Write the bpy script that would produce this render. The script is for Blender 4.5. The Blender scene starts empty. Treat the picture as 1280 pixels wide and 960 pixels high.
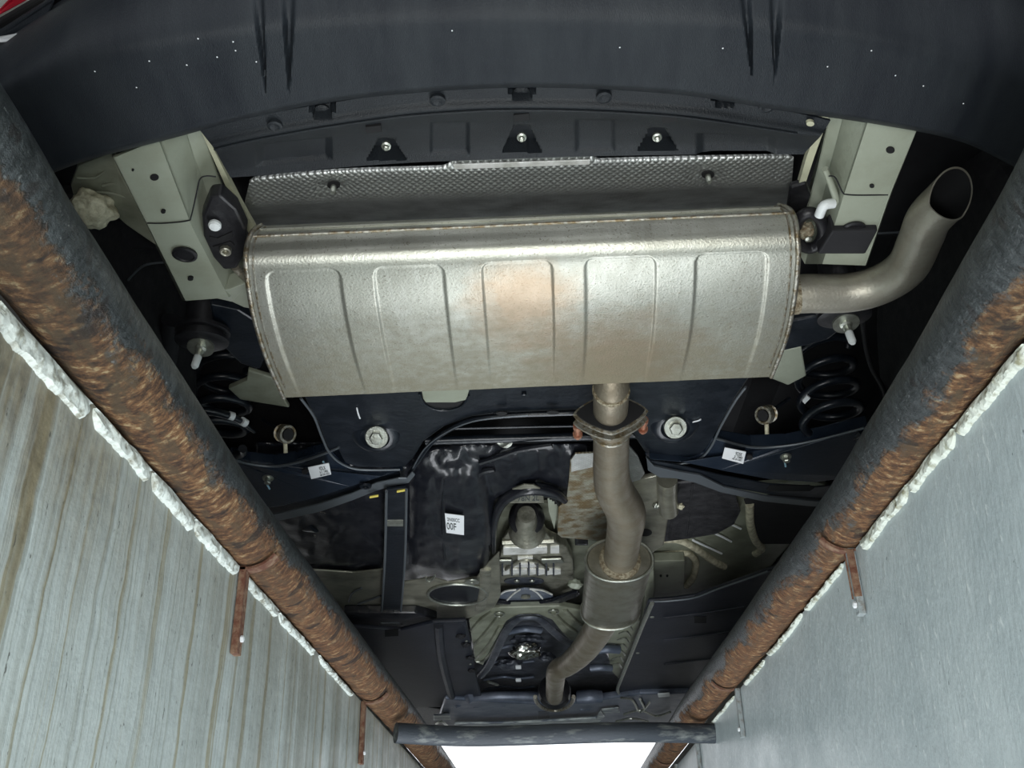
import bpy, bmesh, math, random
from mathutils import Vector, Matrix, noise
from mathutils.geometry import tessellate_polygon
R = math.radians; PI = math.pi
random.seed(7)
C = bpy.context.scene.collection
SC = bpy.context.scene

# ---------------------------------------------------------------- camera
F = 1250.0
CAM = Vector((0.0, 0.0, -0.55))
PITCH = math.atan(665/1250); YAW = R(1.5); ROLL = R(1.3)
_f = Vector((-math.sin(YAW)*math.cos(PITCH), math.cos(YAW)*math.cos(PITCH), math.sin(PITCH)))
_r = Vector((math.cos(YAW), math.sin(YAW), 0.0))
_u = _r.cross(_f)
RT = _r*math.cos(ROLL) - _u*math.sin(ROLL)
UP = _u*math.cos(ROLL) + _r*math.sin(ROLL)
FW = _f
cd = bpy.data.cameras.new('camera'); cam = bpy.data.objects.new('camera', cd); C.objects.link(cam)
m = Matrix((RT, UP, -FW)).transposed().to_4x4(); m.translation = CAM
cam.matrix_world = m
cd.sensor_fit = 'HORIZONTAL'; cd.sensor_width = 36; cd.lens = 36*F/1280; cd.clip_start = 0.01; cd.clip_end = 200
SC.camera = cam
# ---------------------------------------------------------------- light
w = bpy.data.worlds.new('overcast_sky'); SC.world = w; w.use_nodes = True
bg = w.node_tree.nodes['Background']; bg.inputs[0].default_value = (0.93, 0.96, 1.0, 1); bg.inputs[1].default_value = 1.35
def area(name, loc, target, size, power, col=(1, 1, 1), sy=None):
    l = bpy.data.lights.new(name, 'AREA'); l.energy = power; l.color = col; l.size = size
    if sy: l.shape = 'RECTANGLE'; l.size_y = sy
    o = bpy.data.objects.new(name, l); C.objects.link(o); o.location = loc
    o.rotation_euler = (Vector(target)-Vector(loc)).to_track_quat('-Z', 'Y').to_euler(); return o
area('inspection_lamp', (0.10, -0.42, -0.80), (0.0, 1.3, 0.25), 0.26, 7, (1.0, 0.985, 0.93), 0.12)
area('pit_fill', (0.02, 2.4, -1.5), (0.0, 2.5, 0.3), 0.5, 17, (0.92, 0.96, 1.0), 2.4)  # unseen fill added to brighten the walls and the middle underbody
area('near_wall_fill', (-0.2, -0.1, -1.25), (0.46, 0.75, -0.55), 0.4, 12, (0.95, 0.98, 1.0), 0.8)  # added fill without a visible source, lifts the near right wall
SC.view_settings.view_transform = 'Standard'; SC.view_settings.look = 'None'
SC.view_settings.gamma = 1; SC.view_settings.use_curve_mapping = False
SC.view_settings.exposure = 0.5

# ---------------------------------------------------------------- pixel to place
def ray(px, py): return FW + RT*((px-640)/F) + UP*((480-py)/F)
def at(px, py, z):
    d = ray(px, py); return CAM + d*((z-CAM.z)/d.z)
def aty(px, py, Y):
    d = ray(px, py); return CAM + d*((Y-CAM.y)/d.y)
def atx(px, py, X):
    d = ray(px, py); return CAM + d*((X-CAM.x)/d.x)
def psz(p): return (Vector(p)-CAM).dot(FW)/F        # metres per pixel at p
def V(*a): return Vector(a)

# ---------------------------------------------------------------- materials
def mat(name, col, rough=0.5, metal=0.0, col2=None, scale=20, lo=0.4, hi=0.6, bump=0.0, bscale=120, stretch=(1, 1, 1), rough2=None, spec=0.5, detail=4, coat=0, mask=1.0):
    m = bpy.data.materials.new(name); m.use_nodes = True; nt = m.node_tree; N = nt.nodes; L = nt.links
    p = N['Principled BSDF']; p.inputs['Base Color'].default_value = (*col, 1); p.inputs['Roughness'].default_value = rough
    p.inputs['Metallic'].default_value = metal; p.inputs['Specular IOR Level'].default_value = spec
    if coat: p.inputs['Coat Weight'].default_value = coat
    g = N.new('ShaderNodeNewGeometry'); mp = N.new('ShaderNodeMapping'); L.new(g.outputs['Position'], mp.inputs[0]); mp.inputs['Scale'].default_value = stretch
    if col2 is not None:
        n = N.new('ShaderNodeTexNoise'); n.inputs['Scale'].default_value = scale; n.inputs['Detail'].default_value = detail; n.inputs['Roughness'].default_value = .62
        L.new(mp.outputs[0], n.inputs[0])
        r = N.new('ShaderNodeMapRange'); r.inputs[1].default_value = lo; r.inputs[2].default_value = hi; r.inputs[4].default_value = mask; L.new(n.outputs[0], r.inputs[0])
        x = N.new('ShaderNodeMix'); x.data_type = 'RGBA'; x.inputs[6].default_value = (*col, 1); x.inputs[7].default_value = (*col2, 1)
        L.new(r.outputs[0], x.inputs[0]); L.new(x.outputs[2], p.inputs['Base Color'])
        if rough2 is not None:
            y = N.new('ShaderNodeMix'); y.inputs[2].default_value = rough; y.inputs[3].default_value = rough2
            L.new(r.outputs[0], y.inputs[0]); L.new(y.outputs[0], p.inputs['Roughness'])
    if bump:
        n2 = N.new('ShaderNodeTexNoise'); n2.inputs['Scale'].default_value = bscale; n2.inputs['Detail'].default_value = 5
        L.new(mp.outputs[0], n2.inputs[0])
        b = N.new('ShaderNodeBump'); b.inputs['Strength'].default_value = bump; b.inputs['Distance'].default_value = 0.003
        L.new(n2.outputs[0], b.inputs['Height']); L.new(b.outputs[0], p.inputs['Normal'])
    return m
class NB:
    """small node builder"""
    def __init__(s, m): s.nt = m.node_tree; s.N = s.nt.nodes; s.L = s.nt.links; s.p = s.N['Principled BSDF']
    def pos(s): return s.N.new('ShaderNodeNewGeometry').outputs['Position']
    def mapped(s, v, sc, loc=(0, 0, 0)):
        m = s.N.new('ShaderNodeMapping'); m.inputs['Scale'].default_value = sc; m.inputs['Location'].default_value = loc; s.L.new(v, m.inputs[0]); return m.outputs[0]
    def noise(s, v, scale, detail=4, rough=.6):
        n = s.N.new('ShaderNodeTexNoise'); n.inputs['Scale'].default_value = scale; n.inputs['Detail'].default_value = detail; n.inputs['Roughness'].default_value = rough
        s.L.new(v, n.inputs[0]); return n.outputs[0]
    def rng(s, v, a, b, c=0.0, d=1.0):
        r = s.N.new('ShaderNodeMapRange'); s.L.new(v, r.inputs[0])
        for i, q in zip((1, 2, 3, 4), (a, b, c, d)): r.inputs[i].default_value = q
        return r.outputs[0]
    def op(s, o, a, b=0.0):
        n = s.N.new('ShaderNodeMath'); n.operation = o
        for i, q in ((0, a), (1, b)):
            if isinstance(q, (int, float)): n.inputs[i].default_value = q
            else: s.L.new(q, n.inputs[i])
        return n.outputs[0]
    def mix(s, f, a, b):
        x = s.N.new('ShaderNodeMix'); x.data_type = 'RGBA'
        for i, q in ((0, f), (6, a), (7, b)):
            if isinstance(q, tuple): x.inputs[i].default_value = (*q, 1)
            elif isinstance(q, float): x.inputs[i].default_value = q
            else: s.L.new(q, x.inputs[i])
        return x.outputs[2]
    def ramp(s, v, stops):
        r = s.N.new('ShaderNodeValToRGB'); s.L.new(v, r.inputs[0]); e = r.color_ramp.elements
        while len(e) < len(stops): e.new(0.5)
        for q, (t, c) in zip(e, stops): q.position = t; q.color = (*c, 1)
        return r.outputs[0]
    def sep(s, v):
        n = s.N.new('ShaderNodeSeparateXYZ'); s.L.new(v, n.inputs[0]); return n.outputs
    def attr(s, name):
        n = s.N.new('ShaderNodeAttribute'); n.attribute_name = name; return n.outputs['Vector']
    def bump(s, h, strength=.5, dist=.003):
        b = s.N.new('ShaderNodeBump'); b.inputs['Strength'].default_value = strength; b.inputs['Distance'].default_value = dist
        s.L.new(h, b.inputs['Height']); s.L.new(b.outputs[0], s.p.inputs['Normal'])
    def out(s, col=None, rough=None, metal=None):
        if col is not None: s.L.new(col, s.p.inputs['Base Color'])
        if rough is not None: s.L.new(rough, s.p.inputs['Roughness'])
        if metal is not None: s.L.new(metal, s.p.inputs['Metallic'])
def blank(name, rough=.5, metal=0, spec=.5):
    m = bpy.data.materials.new(name); m.use_nodes = True; p = m.node_tree.nodes['Principled BSDF']
    p.inputs['Roughness'].default_value = rough; p.inputs['Metallic'].default_value = metal; p.inputs['Specular IOR Level'].default_value = spec
    return m
M = {}
M['plastic'] = mat('black_grained_plastic', (.008, .010, .013), .42, 0, (.020, .024, .028), 6, .3, .75, .35, 700, detail=8, spec=.3)
M['bumper'] = mat('dusty_black_plastic', (.008, .011, .016), .5, 0, (.024, .029, .034), 9, .35, .8, .3, 500, stretch=(3, .6, .6), detail=9, spec=.3)
M['tank'] = mat('glossy_black_plastic', (.008, .009, .013), .24, 0, (.022, .023, .028), 14, .45, .75, .25, 60, detail=8)
M['shield_plastic'] = mat('dark_undertray_plastic', (.008, .010, .016), .42, 0, (.020, .022, .032), 8, .4, .7, .2, 90, spec=.35)
M['chassis'] = mat('black_painted_steel', (.006, .009, .014), .3, .1, (.022, .027, .036), 18, .45, .8, .2, 90, detail=8)
M['arm'] = mat('blue_black_painted_steel', (.010, .017, .030), .25, .1, (.026, .035, .052), 14, .4, .75, .15, 80, detail=7)
M['edge'] = mat('light_grey_edge', (.11, .125, .14), .4, .4)  # lighter grey for rims, flange edges and creases
M['underseal'] = mat('dark_underseal', (.004, .004, .006), .75, 0, (.012, .012, .015), 5, .4, .7, .3, 60)
M['primer'] = mat('greenish_white_primer', (.33, .36, .29), .36, 0, (.24, .255, .19), 7, .45, .75, .12, 150, spec=.5, detail=7)
M['floor_paint'] = mat('grey_green_floor_paint', (.25, .265, .205), .38, .1, (.11, .115, .08), 9, .42, .72, .2, 80, detail=8)
M['sealant'] = mat('body_sealant', (.60, .57, .42), .55, 0, (.27, .25, .17), 60, .4, .7, .6, 200)
M['primer_pale'] = mat('pale_sealant_edge', (.48, .48, .34), .5, 0, (.36, .36, .26), 30, .4, .7)
M['zinc'] = mat('zinc_plated_steel', (.50, .52, .47), .33, .85, (.33, .34, .28), 80, .4, .7, .2, 300)
M['white_plastic'] = mat('white_plastic_cap', (.72, .76, .76), .45)
M['rubber'] = mat('black_rubber', (.007, .007, .009), .45, 0, (.02, .02, .023), 40, .4, .8, .2, 150)
M['copper'] = mat('rusty_copper_bolt', (.32, .12, .07), .5, .6, (.45, .24, .16), 90)
M['painted_reflection'] = mat('painted_reflection_steel', (.95, .95, .92), .3, .35, (.6, .6, .55), 25, .45, .65, .3, 40)  # white base colour stands in for reflections on metal
M['gearbox'] = mat('cast_aluminium', (.42, .41, .34), .36, .75, (.2, .2, .15), 30, .4, .7, .6, 70)
M['pipe_steel'] = mat('heat_browned_steel_pipe', (.30, .265, .205), .42, .72, (.20, .165, .115), 22, .4, .75, .25, 200, detail=8, rough2=.55)
M['tail_steel'] = mat('dusty_steel_pipe', (.38, .365, .31), .42, .6, (.25, .225, .17), 14, .4, .75, .2, 220, detail=8, rough2=.5)
M['resonator'] = mat('stained_steel_can', (.27, .26, .215), .34, .8, (.13, .12, .085), 26, .4, .72, .2, 160, detail=8, rough2=.5)
M['weld'] = mat('brown_weld_bead', (.16, .12, .07), .6, .4, (.40, .36, .26), 130, .4, .62, .8, 300)
M['dark'] = mat('dark_cavity', (.003, .003, .004), .8)
M['label'] = mat('white_paper_label', (.80, .82, .84), .5)
M['ink'] = mat('black_ink', (.05, .06, .06), .6)
M['yellow'] = mat('yellow_paint_mark', (.75, .62, .12), .6)
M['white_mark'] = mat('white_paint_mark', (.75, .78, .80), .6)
M['blue_mark'] = mat('pale_blue_paint_mark', (.38, .62, .75), .6)
M['engine'] = mat('dark_engine_casting', (.035, .04, .055), .4, .3, (.10, .11, .13), 25, .4, .7, .5, 60)
M['front_metal'] = mat('bluish_front_metal', (.09, .11, .15), .38, .3, (.19, .21, .26), 12, .4, .7, .2, 60)
M['foil'] = mat('crumpled_aluminium_foil', (.75, .74, .68), .16, 1, (.5, .5, .45), 30, .4, .7, 1.0, 26)
M['white_front'] = mat('white_front_guard', (.48, .52, .50), .4, .1, (.10, .12, .15), 9, .42, .6, .2, 50, stretch=(1, 4, 4))
M['body_paint'] = mat('silver_body_paint', (.55, .57, .58), .3, .3)
M['red'] = mat('red_lens', (.45, .012, .03), .25)
M['lens'] = mat('clear_lens', (.62, .66, .62), .25)
M['tyre'] = mat('tyre_rubber', (.012, .012, .014), .6, 0, (.03, .03, .03), 40, .4, .7, .3, 120)
M['concrete'] = mat('concrete_floor', (.36, .36, .34), .8, 0, (.26, .26, .24), 3, .4, .7, .5, 40)
M['canister'] = mat('textured_black_pad', (.012, .012, .014), .45, 0, (.03, .03, .033), 30, .4, .65, 1.0, 45)

# muffler: aluminised steel, speckled dirt, brown heat stain of its own shape
def muffler_mat():
    m = blank('dirty_aluminised_steel', .4, .8); b = NB(m); P = b.pos()
    n1 = b.noise(P, 14, 6); n2 = b.noise(P, 320, 3); n3 = b.noise(b.mapped(P, (9, 1.6, 1.6)), 7, 5)
    base = b.mix(b.rng(n1, .3, .72), (.46, .465, .41), (.34, .34, .29))
    base = b.mix(b.rng(n3, .5, .75, 0, .5), base, (.52, .525, .48))
    base = b.mix(b.rng(n2, .60, .69, 0, .8), base, (.17, .16, .12))
    uv = b.sep(b.attr('muv'))
    def blob(cu, cv, ru, rv):
        a = b.op('DIVIDE', b.op('SUBTRACT', uv[0], cu), ru); c = b.op('DIVIDE', b.op('SUBTRACT', uv[1], cv), rv)
        d = b.op('SQRT', b.op('ADD', b.op('MULTIPLY', a, a), b.op('MULTIPLY', c, c)))
        return b.rng(b.op('ADD', d, b.op('MULTIPLY', b.op('SUBTRACT', b.noise(P, 26, 6), .5), 1.1)), .35, 1.1, 1, 0)
    base = b.mix(b.op('MULTIPLY', blob(.50, .70, .12, .20), .62), base, (.40, .27, .16))
    base = b.mix(b.op('MULTIPLY', blob(.68, .93, .20, .19), .75), base, (.26, .18, .11))
    low = b.rng(b.op('ADD', uv[1], b.op('MULTIPLY', b.op('SUBTRACT', b.noise(P, 60, 6), .5), .5)), .72, 1.0)
    base = b.mix(b.op('MULTIPLY', low, .7), base, (.24, .22, .15))
    b.out(base, b.rng(b.op('ADD', low, n1), .3, 1.5, .36, .55)); b.bump(b.op('ADD', n2, b.op('MULTIPLY', n1, 1.0)), .22, .002)
    return m
M['muffler'] = muffler_mat()
# heat shields: aluminium sheet with pressed diamond dimples (fine relief)
def dimple_mat(name, col, s=95, rough=.27, dirt=0.0):
    m = blank(name, rough, .9); b = NB(m); P = b.mapped(b.pos(), (1, 1, 1))
    x, y, z = b.sep(P)
    yy = b.op('ADD', y, b.op('MULTIPLY', z, .8))
    a = b.op('MULTIPLY', b.op('ADD', x, yy), s*PI*1.0); c = b.op('MULTIPLY', b.op('SUBTRACT', x, yy), s*PI*1.0)
    h = b.op('MULTIPLY', b.op('SINE', a), b.op('SINE', c)); h = b.op('ABSOLUTE', h)
    n = b.noise(b.pos(), 16, 6)
    colr = b.mix(b.rng(n, .35, .7), col, tuple(q*.55 for q in col))
    if dirt: colr = b.mix(b.rng(b.noise(b.mapped(b.pos(), (1, 1, 1)), 34, 7), .42, .58, 0, dirt), colr, (.20, .13, .05))
    b.out(colr, b.rng(n, .3, .7, rough, rough+.2)); b.bump(b.op('ADD', h, b.op('MULTIPLY', n, .8)), .45, .003)
    return m
M['dimple'] = dimple_mat('dimpled_aluminium_shield', (.72, .74, .72), 95, .36)
M['dimple_dirty'] = dimple_mat('dirty_dimpled_aluminium', (.48, .47, .38), 130, .3, .85)
# pit rails: black worn steel, rust on the side that faces into the wall; u = metres along, v = 0 wall side .. 1 top
def rail_mat(name, thr, amp, seed):
    m = blank(name, .5, .1); b = NB(m); t = b.sep(b.attr('ruv'))
    comb = b.N.new('ShaderNodeCombineXYZ'); b.L.new(t[0], comb.inputs[0]); b.L.new(t[1], comb.inputs[1]); comb.inputs[2].default_value = seed
    uv = comb.outputs[0]
    big = b.noise(b.mapped(uv, (6.5, 1.6, 1)), 1.0, 4); rip = b.noise(b.mapped(uv, (95, 7, 1)), 1.0, 6, .72); med = b.noise(b.mapped(uv, (22, 9, 1)), 1.0, 6, .65)
    fine = b.noise(b.mapped(uv, (160, 22, 1)), 1.0, 3)
    e = b.op('ADD', t[1], b.op('MULTIPLY', b.op('SUBTRACT', big, .5), amp)); e = b.op('ADD', e, b.op('MULTIPLY', b.op('SUBTRACT', med, .5), .40)); e = b.op('ADD', e, b.op('MULTIPLY', b.op('SUBTRACT', rip, .5), .22))
    e = b.op('SUBTRACT', e, b.rng(t[0], .7, 2.0, 0, .16))
    rust = b.rng(b.op('ADD', e, b.op('MULTIPLY', b.op('SUBTRACT', fine, .5), .25)), thr-.05, thr+.06, 1, 0)
    rc = b.ramp(rip, [(.36, (.010, .008, .006)), (.44, (.05, .026, .013)), (.505, (.14, .070, .030)), (.57, (.235, .130, .058)), (.64, (.46, .36, .20))])
    rc = b.mix(b.rng(med, .48, .60, 0, .85), rc, (.065, .052, .030))
    rc = b.mix(b.op('MULTIPLY', b.rng(t[0], .55, 1.7, 0, 1.0), .35), rc, (.20, .082, .034))
    rc = b.mix(b.op('MULTIPLY', b.rng(t[0], .95, .55, 0, 1.0), .45), rc, (.045, .028, .016))
    blk = b.mix(b.rng(rip, .42, .78), (.012, .017, .019), (.075, .088, .092))
    rc = b.mix(b.op('MULTIPLY', b.rng(t[0], .95, .55, 0, 1.0), .45), rc, (.045, .028, .016))
    blk = b.mix(b.rng(fine, .66, .76, 0, .8), blk, (.22, .235, .235))
    cracks = b.rng(b.noise(b.mapped(uv, (26, 2.2, 1), (3, 1, 2)), 1.0, 2), .39, .36, 0, .85)
    col = b.mix(rust, blk, rc); col = b.mix(b.op('MULTIPLY', cracks, .85), col, (.010, .008, .008))
    b.out(col, b.rng(rust, 0, 1, .36, .85)); b.bump(b.op('ADD', b.op('MULTIPLY', rip, 1.0), b.op('ADD', b.op('MULTIPLY', rust, .35), b.op('MULTIPLY', med, .8))), .9, .006)
    return m
M['rail_l'] = rail_mat('rusted_black_steel_left', .63, .45, 1.3)
M['rail_r'] = rail_mat('rusted_black_steel_right', .50, .75, 7.9)
M['bar'] = mat('grey_painted_steel_bar', (.05, .06, .075), .5, .1, (.26, .28, .27), 9, .52, .7, .5, 90, stretch=(1, 3, 5), detail=8)
# pit walls
def wall_left_mat():
    m = blank('rust_streaked_pale_paint', .5, 0); b = NB(m); P = b.pos(); s = b.sep(P)
    warp = b.op('MULTIPLY', b.op('SUBTRACT', b.noise(b.mapped(P, (.2, 1.2, 1.1)), 3, 4), .5), .05)
    yy = b.op('ADD', s[1], warp)
    cb = b.N.new('ShaderNodeCombineXYZ'); b.L.new(yy, cb.inputs[1]); b.L.new(b.op('MULTIPLY', s[2], .35), cb.inputs[2]); Q = cb.outputs[0]
    s1 = b.noise(b.mapped(Q, (1, 30, .5)), 1.0, 4); s2 = b.noise(b.mapped(Q, (1, 95, .7), (0, 5, 0)), 1.0, 5, .7); s3 = b.noise(b.mapped(Q, (1, 10, .7), (0, 2, 0)), 1.0, 3)
    mot = b.noise(P, 16, 7)
    base = b.mix(b.rng(mot, .3, .7), (.54, .60, .585), (.43, .48, .47))
    base = b.mix(b.rng(s2, .50, .64, 0, .65), base, (.27, .29, .25))
    base = b.mix(b.rng(s1, .55, .60, 0, .85), base, (.33, .31, .21))
    base = b.mix(b.rng(s1, .655, .68, 0, .9), base, (.22, .15, .075))
    near = b.rng(b.op('ADD', s[1], b.op('MULTIPLY', b.op('SUBTRACT', mot, .5), .4)), 1.30, .80)   # crumbled brown end of the wall
    top = b.rng(b.op('ADD', s[2], b.op('MULTIPLY', b.op('SUBTRACT', s1, .5), .7)), -.30, -.12)
    dirt = b.op('MULTIPLY', b.op('MAXIMUM', b.op('MULTIPLY', near, top), b.op('MULTIPLY', top, .35)), .85)
    base = b.mix(dirt, base, b.mix(b.rng(b.noise(P, 55, 7), .35, .65), (.11, .085, .045), (.25, .21, .13)))
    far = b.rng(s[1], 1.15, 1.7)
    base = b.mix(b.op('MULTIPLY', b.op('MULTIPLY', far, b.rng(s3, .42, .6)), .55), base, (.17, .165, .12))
    specks = b.rng(b.noise(b.mapped(P, (1, 1, .4)), 130, 3), .67, .71, 0, .8)
    base = b.mix(specks, base, (.07, .07, .06))
    b.out(base, b.rng(mot, .3, .7, .38, .6)); b.bump(b.op('ADD', b.op('MULTIPLY', s1, .8), b.op('ADD', mot, b.op('MULTIPLY', s2, .4))), .5, .008)
    return m
def wall_right_mat():
    m = blank('blue_grey_brushed_paint', .32, 0); b = NB(m); P = b.pos()
    mot = b.noise(P, 7, 7); br = b.noise(b.mapped(P, (1, 55, 8)), 1.0, 4); sp = b.noise(b.mapped(P, (1, 1.6, .7)), 62, 4)
    base = b.mix(b.rng(mot, .3, .7), (.50, .57, .585), (.38, .445, .465))
    base = b.mix(b.rng(sp, .62, .68, 0, .6), base, (.74, .80, .80))
    base = b.mix(b.rng(b.noise(P, 75, 2), .74, .77, 0, .8), base, (.10, .13, .14))
    base = b.mix(b.rng(br, .60, .72, 0, .35), base, (.27, .31, .33))
    b.out(base, b.rng(mot, .3, .7, .30, .45)); b.bump(b.op('ADD', b.op('MULTIPLY', br, .35), b.op('ADD', b.op('MULTIPLY', sp, .8), mot)), .38, .006)
    return m
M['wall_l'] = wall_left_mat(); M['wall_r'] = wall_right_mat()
M['plaster'] = mat('white_peeling_plaster', (.74, .80, .76), .6, 0, (.28, .28, .22), 60, .50, .66, .8, 90, detail=8)
M['plaster_r'] = mat('yellowed_peeling_plaster', (.66, .71, .64), .6, 0, (.27, .27, .18), 55, .5, .66, .8, 90, detail=8)
M['rust'] = mat('red_brown_rust', (.13, .05, .03), .85, .1, (.26, .17, .11), 70, .4, .65, .9, 160, detail=8)
M['grey_strap'] = mat('grey_painted_strap', (.30, .34, .35), .5, 0, (.17, .15, .12), 60, .5, .7, .5, 160)

# ---------------------------------------------------------------- object building
WORLD = {}
def finish(name, verts, faces, mt, parent=None, smooth=True, label=None, cat=None, group=None, kind=None, angle=38, attrs=None):
    verts = [Vector(v) for v in verts]
    mn = Vector((min(v[i] for v in verts) for i in range(3))); mx = Vector((max(v[i] for v in verts) for i in range(3)))
    o0 = (mn+mx)/2
    if parent is None: o0.z = mn.z
    me = bpy.data.meshes.new(name); me.from_pydata([v-o0 for v in verts], [], faces)
    if attrs:
        for k, vals in attrs.items():
            a = me.attributes.new(k, 'FLOAT_VECTOR', 'POINT')
            for i, q in enumerate(vals): a.data[i].vector = q
    me.update()
    bm = bmesh.new(); bm.from_mesh(me); bmesh.ops.recalc_face_normals(bm, faces=bm.faces)
    if smooth:
        for f_ in bm.faces: f_.smooth = True
        for e in bm.edges:
            if len(e.link_faces) == 2 and e.calc_face_angle(0) > R(angle): e.smooth = False
    bm.to_mesh(me); bm.free()
    me.materials.append(mt if not isinstance(mt, str) else M[mt])
    o = bpy.data.objects.new(name, me); C.objects.link(o)
    po = WORLD.get(parent.name, Vector((0, 0, 0))) if parent else Vector((0, 0, 0))
    if parent: o.parent = parent
    o.location = o0-po; WORLD[o.name] = o0
    if label: o['label'] = label
    if cat: o['category'] = cat
    if group: o['group'] = group
    if kind: o['kind'] = kind
    return o
def empty(name, loc, label, cat, group=None):
    o = bpy.data.objects.new(name, None); C.objects.link(o); o.location = loc; WORLD[o.name] = Vector(loc)
    o['label'] = label; o['category'] = cat; o.empty_display_size = .1
    if group: o['group'] = group
    return o
def bevel(o, wd, seg=2):
    m = o.modifiers.new('bevel', 'BEVEL'); m.width = wd; m.segments = seg; m.limit_method = 'ANGLE'; m.angle_limit = R(35); return o
def cr(pts, n):
    """catmull-rom resample to n points (any dimension)"""
    P = [tuple(p) for p in pts]; K = len(P)
    if K == 2: return [tuple(P[0][i]+(P[1][i]-P[0][i])*k/(n-1) for i in range(len(P[0]))) for k in range(n)]
    out = []
    for k in range(n):
        t = k/(n-1)*(K-1); i = min(int(t), K-2); u = t-i
        p0 = P[max(i-1, 0)]; p1 = P[i]; p2 = P[i+1]; p3 = P[min(i+2, K-1)]
        out.append(tuple(.5*((2*b)+(-a+c)*u+(2*a-5*b+4*c-d)*u*u+(-a+3*b-3*c+d)*u**3) for a, b, c, d in zip(p0, p1, p2, p3)))
    return out
def lin(pts, n):
    P = [tuple(p) for p in pts]; K = len(P); out = []
    for k in range(n):
        t = k/(n-1)*(K-1); i = min(int(t), K-2); u = t-i
        out.append(tuple(a+(b-a)*u for a, b in zip(P[i], P[i+1])))
    return out
def grid(rows, thick=0.0, up=V(0, 0, 1)):
    """rows of 3D points -> verts, faces; thick gives a closed shell offset along up"""
    nr, nc = len(rows), len(rows[0]); v = [Vector(p) for r in rows for p in r]; f = []
    for i in range(nr-1):
        for j in range(nc-1):
            a = i*nc+j; f.append((a, a+1, a+nc+1, a+nc))
    if thick:
        n = len(v); v += [p+up*thick for p in v]; f += [tuple(q+n for q in reversed(k)) for k in f]
        for i in range(nr-1):
            for a, b in ((i*nc, (i+1)*nc), ((i+1)*nc-1, (i+2)*nc-1)): f.append((a, b, b+n, a+n))
        for j in range(nc-1):
            for a in (j, (nr-1)*nc+j): f.append((a, a+1, a+1+n, a+n))
    return v, f
def slab(name, pix, z, t, mt, parent, label=None, bev=.003, smooth=False, **k):
    """polygon seen from below: pixel outline on height z (or per-point z), thickness t upward"""
    if len(pix[0]) == 2: P = [at(x, y, z) for x, y in pix]
    else: P = [at(x, y, zz) for x, y, zz in pix]
    n = len(P); v = P+[p+V(0, 0, t) for p in P]
    tri = tessellate_polygon([[V(q[0], q[1], 0) for q in pix]])
    vv = v; ff = [tuple(t) for t in tri]+[tuple(q+n for q in reversed(t)) for t in tri]+[(i, (i+1) % n, (i+1) % n+n, i+n) for i in range(n)]
    o = finish(name, vv, ff, mt, parent, smooth, label, **k)
    if bev: bevel(o, bev)
    return o
def frames(P):
    T = []
    for i in range(len(P)):
        T.append((P[min(i+1, len(P)-1)]-P[max(i-1, 0)]).normalized())
    n = T[0].cross(V(0, 0, 1));
    if n.length < 1e-3: n = T[0].cross(V(1, 0, 0))
    n.normalize(); out = []
    for t in T:
        n = (n-t*n.dot(t)).normalized(); out.append((t, n, t.cross(n)))
    return out
def tube(name, pts, rad, mt, parent, label=None, seg=20, n=None, hollow=0.0, ell=None, caps=True, smooth=True, **k):
    """pts 3D; rad float or list"""
    n = n or max(2, (len(pts)-1)*8+1)
    rr = rad if isinstance(rad, (list, tuple)) else [rad]*len(pts)
    S = cr([(*p, q) for p, q in zip(pts, rr)], n); P = [Vector(s[:3]) for s in S]; Q = [s[3] for s in S]
    fr = frames(P); v = []; f = []
    def ring(i, r):
        t, a, b = fr[i]
        for j in range(seg):
            g = 2*PI*j/seg; v.append(P[i]+a*(math.cos(g)*r)+b*(math.sin(g)*r*(ell or 1)))
    for i in range(n): ring(i, Q[i])
    order = n
    if hollow:
        for i in reversed(range(n)): ring(i, Q[i]-hollow)
        order = 2*n
    for i in range(order-1):
        for j in range(seg):
            a = i*seg+j; b = i*seg+(j+1) % seg; f.append((a, b, b+seg, a+seg))
    if hollow:
        i = order-1
        for j in range(seg): f.append((i*seg+j, i*seg+(j+1) % seg, (j+1) % seg, j))
    elif caps:
        f.append(tuple(reversed(range(seg)))); f.append(tuple(range((n-1)*seg, n*seg)))
    return finish(name, v, f, mt, parent, smooth, label, **k)
def lathe(name, org, axis, prof, mt, parent, label=None, seg=24, **k):
    """prof = [(radius, along)]"""
    org = Vector(org); ax = Vector(axis).normalized(); a = ax.orthogonal().normalized(); b = ax.cross(a); v = []; f = []
    for r, h in prof:
        for j in range(seg):
            g = 2*PI*j/seg; v.append(org+ax*h+(a*math.cos(g)+b*math.sin(g))*max(r, 1e-5))
    for i in range(len(prof)-1):
        for j in range(seg):
            p = i*seg+j; q = i*seg+(j+1) % seg; f.append((p, q, q+seg, p+seg))
    f.append(tuple(reversed(range(seg)))); f.append(tuple(range((len(prof)-1)*seg, len(prof)*seg)))
    return finish(name, v, f, mt, parent, True, label, angle=30, **k)
def box(name, c, sx, sy, sz, mt, parent, label=None, bev=.002, rot=0, tilt=None, **k):
    v = []; c = Vector(c); Q = Matrix.Rotation(rot, 3, 'Z')
    if tilt: Q = Q @ Matrix.Rotation(tilt, 3, 'X')
    for x in (-1, 1):
        for y in (-1, 1):
            for z in (-1, 1): v.append(c+Q @ V(x*sx/2, y*sy/2, z*sz/2))
    f = [(0, 1, 3, 2), (4, 6, 7, 5), (0, 4, 5, 1), (2, 3, 7, 6), (0, 2, 6, 4), (1, 5, 7, 3)]
    o = finish(name, v, f, mt, parent, False, label, **k)
    if bev: bevel(o, bev)
    return o
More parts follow.
